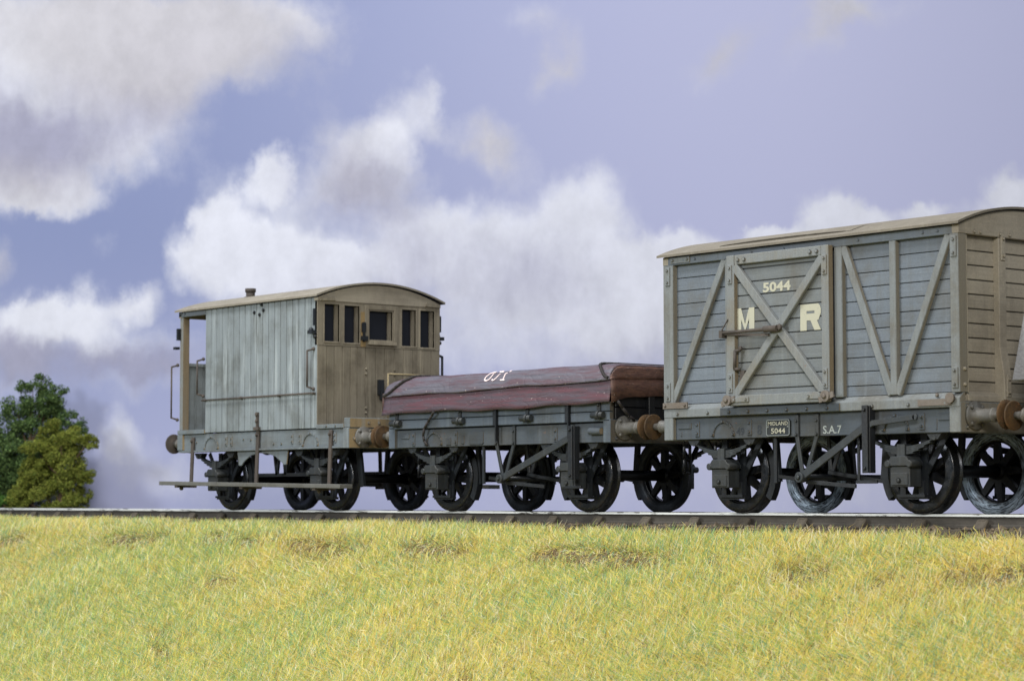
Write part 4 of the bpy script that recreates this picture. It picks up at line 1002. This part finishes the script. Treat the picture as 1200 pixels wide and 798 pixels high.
# ================================================================== the brake van
def build_brake():
    t = thing('brake_van', 'pale blue-grey brake van with a brown windowed end and an open verandah', 'brake van', (-9.43,0,0))
    xL, xR = -11.690, -7.170; bL, bR = -10.930, -7.970
    running_gear(t, -10.820, -8.110, True, 'tyrefar')
    MB().box(xL+0.13, xR-0.02, -1.0, 1.0, 1.08, 1.15).build('floor', M['black'], t)
    for sy in (-1,1):
        m = MB(); m.box(xL+0.10, xR-0.17, sy*1.075, sy*0.95, 0.900, 1.150)
        m.box(xL+0.02, xR-0.02, sy*1.11, sy*1.0, 0.872, 0.902)
        m.box(xL, bL-0.0, sy*1.12, sy*0.95, 1.152, 1.215, 1.05); m.box(bR+0.0, xR-0.14, sy*1.115, sy*0.95, 1.152, 1.212, 1.05)
        if sy < 0:
            arch_plate(m, -10.78, -1.075, 0.905, 0.19); arch_plate(m, -8.16, -1.075, 0.905, 0.19)
            for x in (-10.36,-10.22,-8.62,-8.42,-7.55): near_plate(m, x-0.025, x+0.025, 0.95, 1.10, -1.075)
            for x in (-11.2,-9.9,-9.7,-9.1,-8.9): m.bolt((x,-1.075,0.96+0.1*random.random()),(0,-1,0),0.02)
            for x in (-7.72,-7.5): m.bolt((x,-1.115,1.185),(0,-1,0),0.02)
            m.prism([(-10.09,0.872),(-10.05,0.66),(-9.98,0.655),(-9.90,0.72),(-9.74,0.80),(-9.52,0.838),(-9.30,0.828),(-9.08,0.78),(-8.93,0.70),(-8.86,0.655),(-8.80,0.66),(-8.76,0.872)], 'y', -1.06, -1.035, 1.1)
        m.build('solebar', M['solelight'], t, 0.006)
    m = MB().box(xR-0.14, xR, -1.12, 1.12, 0.869, 1.15); m.box(xR-0.13, xR+0.006, -1.11, 1.11, 1.153, 1.292)
    for yy in (-0.78,-0.6): m.bolt((xR+0.006,yy,1.22),(1,0,0),0.024)
    for yy in (-1.02,1.02): m.bolt((xR,yy,1.0),(1,0,0),0.03)
    m.build('headstock', [M['solelight']], t, 0.008)
    MB().box(xL, xL+0.14, -1.12, 1.12, 0.905, 1.15).build('headstock', M['solelight'], t, 0.008)
    for x, sg, L in ((xL,-1,0.52),(xR,1,0.405)):
        for sy in (-1,1): buffer_parts(t, x, sg, sy*0.87, 1.02, L, 'rust' if sg > 0 else 'rustbrown')
        coupling(t, x, sg)
    # sides: vertical boards
    zb, zt = 1.165, 3.030
    for sy in (-1,1):
        m = MB(); n = 19; w = (bR-bL)/n
        for i in range(n): m.box(bL+i*w+0.007, bL+(i+1)*w-0.007, sy*1.10, sy*1.06, zb, zt, tint(0.06))
        m.box(bL+0.01, bR-0.01, sy*1.088, sy*1.04, zb+0.01, zt-0.01, 0.30)
        m.build('side_boarding', M['vanblue'], t, 0.003)
    m = MB().cyl((bL-0.03,-1.145,1.652),(bR-0.02,-1.145,1.660),0.0125,8)
    for x in (bL+0.02,-9.9,-8.9,bR-0.05): m.cyl((x,-1.09,1.655),(x,-1.145,1.655),0.02,8)
    m.build('handrail', M['rustbrown'], t)
    for x, z0, z1 in ((bR-0.075,1.72,2.29),(bL-0.04,1.72,2.28),(xL-0.02,1.38,2.22)):
        out = -1.20 if x > bL-1 else -1.2
        m = MB().tube([(x,-1.10,z0),(x-0.03,out,z0+0.03),(x-0.03,out,z1-0.03),(x,-1.10,z1)],0.0135,8); m.ball((x,-1.11,z0),0.028); m.ball((x,-1.11,z1),0.028)
        m.build('handrail', M['rustbrown'], t)
    for x, z0, z1 in ((xL+0.02,1.38,2.22),(bR-0.075,1.72,2.29)):
        MB().tube([(x,1.10,z0),(x,1.20,z0+0.03),(x,1.20,z1-0.03),(x,1.10,z1)],0.019,8).build('handrail', M['iron'], t)
    # lamp brackets near the corner
    for sy in (-1,1):
        m = MB(); m.box(bR-0.06,bR-0.02,sy*1.10,sy*1.14,2.62,2.86); m.box(bR-0.12,bR-0.01,sy*1.10,sy*1.19,2.50,2.55); m.ball((bR-0.10,sy*1.14,2.56),0.036); m.ball((bR-0.03,sy*1.12,2.46),0.03)
        m.build('lamp_bracket', M['iron'], t)
        m = MB(); m.box(xL+0.0,xL+0.05,sy*1.10,sy*1.15,2.60,2.78); m.box(xL-0.06,xL+0.02,sy*1.10,sy*1.17,2.46,2.50); m.build('lamp_bracket', M['iron'], t)
    m = MB()
    for x, z in ((-9.58,2.90),(-9.44,2.86),(-9.34,2.92)): m.bolt((x,-1.10,z),(0,-1,0),0.026,0.03)
    m.bolt((-9.39,-1.10,3.0),(0,-1,0),0.022,0.03); m.build('lamp_iron', M['iron'], t)
    m = MB().box(-9.485,-9.445,-1.135,-1.105,1.19,1.43); m.box(-9.53,-9.40,-1.15,-1.11,1.17,1.215); m.bolt((-9.465,-1.135,1.40),(0,-1,0),0.03); m.bolt((-9.465,-1.135,1.30),(0,-1,0),0.026)
    m.build('step_bracket', M['rustbrown'], t)
    # end wall with five windows
    wins = [(-0.975,-0.720,2.400,2.930,'s'),(-0.630,-0.365,2.395,2.925,'s'),(-0.190,0.225,2.455,2.870,'c'),(0.398,0.652,2.388,2.920,'s'),(0.735,0.992,2.380,2.920,'s')]
    z1 = 2.335; zc = 2.975
    m = MB(); xo, xi = bR, bR-0.06
    ycuts = [-1.10]
    for a, b, *_ in wins: ycuts += [a, b]
    ycuts.append(1.10)
    for i in range(len(ycuts)-1):
        a, b = ycuts[i], ycuts[i+1]
        if i % 2 == 0: m.box(xi, xo, a, b, z1+0.004, zc, tint(0.03))
        else:
            w = wins[i//2]; m.box(xi, xo, a, b, z1+0.004, w[2], 1.02); m.box(xi, xo, a, b, w[3], zc, 1.0)
    # frieze, lower boards
    edges = [-1.10,-0.93,-0.80,-0.66,-0.52,-0.40,-0.255,-0.07,0.085,0.262,0.43,0.60,0.77,0.94,1.10]
    for a, b in zip(edges[:-1], edges[1:]): m.box(xi, xo-0.002, a+0.004, b-0.004, 1.17, z1, tint(0.07))
    m.box(xi+0.0, xo-0.014, -1.09, 1.09, 1.175, z1-0.002, 0.45)
    for yy in (-0.245, 0.262):
        for z in (1.96,2.03,1.40,1.47): m.bolt((xo,yy,z),(1,0,0),0.020)
    end = m.build('end_boarding', M['brownz'], t, 0.003)
    for a, b, za, zb_, kd in wins:
        f = MB(); e = 0.020
        f.box(xo-0.035, xo+0.006, a-e, a, za-e, zb_+e); f.box(xo-0.035, xo+0.006, b, b+e, za-e, zb_+e); f.box(xo-0.035, xo+0.006, a, b, zb_, zb_+e); f.box(xo-0.035, xo+0.008, a, b, za-e, za, 1.2)
        if kd == 'c':
            for q in ((a-0.085,a-0.022,za-0.02,zb_+0.085),(b+0.022,b+0.085,za-0.02,zb_+0.085),(a-0.022,b+0.022,zb_+0.022,zb_+0.085)): f.box(xo, xo+0.016, *q)
            f.box(xo, xo+0.05, a-0.04, b+0.05, za-0.075, za-0.022, 1.3)
        fr = f.build('window_frame', M['brownz'], t, 0.003)
        MB().box(xo-0.085, xo-0.075, a-0.02, b+0.02, za-0.02, zb_+0.02).build('pane', M['glass'], fr)
        s = MB(); s.box(xo-0.074,xo-0.036,b-0.045,b,za,zb_,0.8); s.build('sash', M['brownz'], fr)
    m = MB().box(xo, xo+0.006, -0.345, -0.255, 2.345, 2.85); m.build('stain_board', M['ochre'], t)
    m = MB(); m.box(xo+0.006,xo+0.03,-0.335,-0.265,2.56,2.69); m.box(xo+0.006,xo+0.06,-0.345,-0.25,2.44,2.50); m.box(xo+0.01,xo+0.04,-0.315,-0.285,2.42,2.70)
    m.build('lamp_iron', M['iron'], t)
    m = MB(); m.box(xo,xo+0.05,-0.045,0.045,1.66,1.88); m.box(xo+0.02,xo+0.08,-0.02,0.05,1.60,1.72); m.build('door_lock', M['iron'], t)
    m = MB(); m.tube([(xo+0.04,0.12,1.30),(xo+0.04,0.12,1.97),(xo+0.04,0.93,1.97),(xo+0.04,0.93,1.30)],0.010,8); m.build('handrail', M['wire'], t)
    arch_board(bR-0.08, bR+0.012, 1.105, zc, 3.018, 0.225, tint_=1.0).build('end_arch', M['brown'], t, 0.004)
    m = MB(); 
    for s in (-1,1): m.prism([(s*0.80,2.985),(s*1.06,2.975),(s*1.06,3.01),(s*0.84,3.035)], 'x', bR+0.012, bR+0.035)
    m.build('cornice_bracket', M['brownz'], t)
    MB().box(bL+0.0, bL+0.05, -1.06, 1.06, 1.16, 3.03).build('cabin_wall', M['brownz'], t)
    MB().box(bR-0.9, bR-0.89, -1.03, 1.03, 1.16, 3.0).build('cabin_partition', M['black'], t)
    # verandah
    for sy in (-1,1):
        MB().box(xL+0.01, xL+0.095, sy*1.09, sy*0.97, 1.216, 3.03).build('verandah_post', M['doorframe'], t, 0.006)
        m = MB().box(xL, bL+0.16, sy*1.10, sy*1.04, 3.032, 3.07) if False else MB().box(xL-0.01, bL-0.0, sy*1.105, sy*1.05, 2.955, 3.035)
        for x in (xL+0.08,xL+0.17): m.bolt((x,sy*1.105,3.0),(0,sy,0),0.02)
        m.build('verandah_rail', M['bluegrey'], t, 0.005)
    m = MB()
    for i in range(14): m.box(xL+0.02, xL+0.06, -0.978+i*0.14, -0.978+(i+1)*0.14-0.006, 1.216, 2.20, tint(0.05))
    m.box(xL+0.03, xL+0.05, -0.975, 0.975, 1.22, 2.195, 0.6); m.box(xL+0.0, xL+0.09, -0.978, 0.978, 2.20, 2.25)
    m.build('verandah_dado', M['vanblue'], t, 0.003)
    arch_board(xL+0.0, xL+0.06, 1.105, 2.94, 3.022, 0.222).build('end_arch', M['brown'], t, 0.004)
    rf = arc_roof(xL-0.05, bR+0.06, 1.155, 3.030, 0.225, 0.028).build('roof', [M['roofbrake'], M['black']], t)
    m = MB().cyl((-10.74,-0.42,3.18),(-10.74,-0.42,3.355),0.070,14); m.cyl((-10.74,-0.42,3.32),(-10.74,-0.42,3.375),0.084,14); m.cyl((-10.74,-0.42,3.19),(-10.74,-0.42,3.245),0.10,14)
    m.build('chimney', M['rustbrown'], rf)
    # footboards on hangers
    for sy in (-1,1):
        m = MB(); v = []
        for x, z in ((-11.72,0.437),(-6.96,0.366)):
            for y in (1.20,1.42):
                for dz in (0,0.058): v.append((x, sy*y, z-dz))
        m.add(v, [(0,2,6,4),(1,5,7,3),(0,4,5,1),(2,3,7,6),(0,1,3,2),(4,6,7,5)])
        m.build('footboard', M['footboard'], t, 0.006)
        for x, zt_ in ((-11.26,1.10),(-9.47,1.16),(-7.62,1.13)):
            zf = 0.437 + (x+11.72)/(11.72-6.96)*(0.366-0.437) - 0.05
            m = MB().bar((x,sy*1.10,zt_),(x,sy*1.13,zf-0.01),0.07,0.03,(0,1,0)); m.bar((x,sy*1.05,zf-0.022),(x,sy*1.40,zf-0.022),0.08,0.04,(0,0,1)); m.bolt((x,sy*1.13,zt_-0.06),(0,sy,0),0.024); m.ball((x,sy*1.30,zf-0.05),0.035)
            m.build('step_hanger', M['rustbrown'], t, 0.005)
    for yy in (-0.65, 0.65):
        m = MB()
        for x, dx in ((-9.75,0.22),(-9.30,-0.22)):
            m.bar((x,yy,1.06),(x+dx*0.5,yy,0.52),0.05,0.03,(0,1,0)); m.bar((x+dx,yy,1.06),(x+dx*0.5,yy,0.52),0.05,0.03,(0,1,0))
        m.bar((-10.3,yy,0.52),(-8.6,yy,0.52),0.05 if yy < 0 else 0.10,0.03,(0,1,0))
        m.build('brake_rigging', M['iron'], t)
    for p, q, w in (((-7.62,-0.64,1.06),(-7.50,-0.64,0.34),0.11), ((-7.50,0.64,1.06),(-7.62,0.64,0.34),0.09), ((-7.30,0.3,1.06),(-7.55,0.5,0.55),0.05)):
        MB().bar(p, q, w, 0.04, (0,1,0)).build('brake_hanger', M['iron'], t)   # under the end platform
build_brake()

# ================================================================== the wagon just entering the picture on the right
def build_next():
    t = thing('grey_wagon', 'speckled grey wagon mostly outside the picture, coupled behind the goods van', 'wagon', (6.9,0,0))
    xL, xR = 4.500, 9.3
    running_gear(t, 5.45, 8.3, True, 'tyrefar')
    MB().box(xL+0.02, xR, -0.98, 0.98, 1.06, 1.30).build('floor', M['black'], t)
    for sy in (-1,1): MB().box(xL+0.14, xR-0.14, sy*1.04, sy*0.92, 0.85, 1.10).build('solebar', M['solebar'], t, 0.006)
    for x in (xL, xR-0.14): MB().box(x, x+0.14, -1.09, 1.09, 0.845, 1.165).build('headstock', M['solebar'], t, 0.008)
    for x, sg in ((xL,-1),(xR,1)):
        for sy in (-1,1): buffer_parts(t, x, sg, sy*0.87, 1.005, 0.44)
    m = MB().prism([(4.235,1.345),(9.4,1.345),(9.3,2.35),(4.475,2.35)], 'y', -1.10, 1.10)
    m.build('body', M['slab'], t, 0.012)
build_next()

# ================================================================== trees standing in front of the sky board
def build_tree(name, label, depth, basepx, clumps, leaf, pal, nleaf, group=None):
    fwd = Vector((-math.sin(YAW), math.cos(YAW), 0)); rt = Vector((math.cos(YAW), math.sin(YAW), 0))
    S = depth/2693.6
    base = CAM + fwd*depth + rt*((basepx-600)*S); base.z = -0.17
    t = thing(name, label, 'tree', base, YAW, group)
    C = [((px-basepx)*S, random.uniform(-0.4,0.4)*r*S*1.0, 0.178+0.17+(583-py)*S, r*S) for px, py, r in clumps]
    # trunk and limbs
    bk = NT('bark_'+name); bk.put(bk.b.inputs['Base Color'], bk.mix(bk.noise(bk.mapping((8,8,2)),2,5), lin(52,40,30), lin(104,84,62))); bk.b.inputs['Roughness'].default_value = 0.9; bk.bump(bk.noise(bk.mapping((14,14,3)),2,4),0.6,0.02)
    top = max(c[2] for c in C); m = MB()
    sp = [Vector((0.0,0,0)), Vector((0.03,0,top*0.25)), Vector((-0.02,0.03,top*0.5)), Vector((0.02,0,top*0.72)), Vector((0.0,0,top*0.9))]
    for i in range(4): m.cyl(sp[i], sp[i+1], 0.085*(1-i*0.2), 9, 0.085*(1-(i+1)*0.2))
    for c in C:
        p = Vector(c[:3]); f = min(3, max(0, int(p.z/top*4)-1)); a = sp[f]; mid = (a+p)/2 + Vector((0,0,-0.04))
        m.cyl(a, mid, 0.026, 6, 0.018); m.cyl(mid, p, 0.018, 6, 0.006)
    def loc(mb, nm, mat):
        o = bpy.data.objects.new(nm, mb.mesh(nm, mat)); COL.objects.link(o); o.parent = t; return o
    loc(m, 'trunk', bk.m)
    # crown: many small leaf faces, in sprays about each clump's twigs
    tot = sum(c[3]**2 for c in C); V = []; cols = []
    for cx, cy, cz, r in C:
        n = int(nleaf*r*r/tot)
        nsub = 26
        d = rng.normal(size=(nsub,3)); d /= np.linalg.norm(d, axis=1)[:,None]
        sc = d*(r*rng.uniform(0.45,1.0,nsub))[:,None]*np.array([1,0.9,0.9]); sr = r*rng.uniform(0.20,0.42,nsub); sb = rng.uniform(0.90,1.10,nsub)
        idx = rng.integers(0, nsub, n)
        e = rng.normal(size=(n,3)); e /= np.linalg.norm(e, axis=1)[:,None]
        pos = np.array([cx,cy,cz]) + sc[idx] + e*(sr[idx]*rng.random(n)**0.35)[:,None]*np.array([1,1,0.8])
        u = rng.normal(size=(n,3)); u /= np.linalg.norm(u, axis=1)[:,None]
        w = np.cross(u, rng.normal(size=(n,3))); w /= np.linalg.norm(w, axis=1)[:,None]
        s = leaf*rng.uniform(0.6,1.4,n)[:,None]
        V.append(np.stack([pos-u*s, pos+w*s*0.6, pos+u*s, pos-w*s*0.6], 1))
        pi = rng.integers(0, len(pal), n); cols.append(np.array([lin(*q)[:3] for q in pal])[pi]*sb[idx][:,None]*rng.uniform(0.8,1.2,(n,1)))
    V = np.concatenate(V); cols = np.concatenate(cols); n = len(V)
    me = bpy.data.meshes.new('crown'); me.vertices.add(4*n); me.vertices.foreach_set('co', V.reshape(-1,3).ravel())
    me.loops.add(4*n); me.loops.foreach_set('vertex_index', np.arange(4*n)); me.polygons.add(n); me.polygons.foreach_set('loop_start', np.arange(n)*4)
    me.update(calc_edges=True)
    a = me.attributes.new('leaf', 'FLOAT_COLOR', 'FACE'); fc = np.ones((n,4)); fc[:,:3] = cols; a.data.foreach_set('color', fc.ravel())
    k = NT('foliage_'+name); k.put(k.b.inputs['Base Color'], k.attr('leaf').outputs['Color']); k.b.inputs['Roughness'].default_value = 0.8; k.b.inputs['Specular IOR Level'].default_value = 0.15
    me.materials.append(k.m); o = bpy.data.objects.new('crown', me); COL.objects.link(o); o.parent = t
build_tree('broadleaf_tree', 'tall dark green leafy tree at the back beside the sky', 45.9, 36,
           [(38,455,20),(62,460,17),(50,472,22),(20,485,28),(50,490,30),(85,497,17),(95,505,10),(12,520,30),(2,555,35),(40,540,35),(62,520,28),(-22,540,42),(-12,500,26),(30,575,30),(-20,585,30),(5,590,26)],
           0.022, ((74,96,52),(60,82,46),(88,110,62),(48,66,42),(98,118,70)), 70000)
build_tree('small_tree', 'smaller yellow-green bushy tree in front of the dark tree', 45.2, 72,
           [(64,510,20),(86,515,20),(105,517,12),(48,532,22),(78,545,28),(96,556,15),(44,562,25),(24,582,18),(70,580,28),(92,584,16),(18,596,12),(56,600,16),(88,602,14)],
           0.018, ((116,124,50),(100,112,44),(130,136,60),(82,96,42),(116,118,54)), 66000)
build_tree('low_bush', 'low bright green bush at the foot of the dark tree', 45.4, 6,
           [(4,588,16),(-14,592,18),(16,598,12)], 0.022, ((72,108,46),(58,92,40),(86,120,56)), 8000)
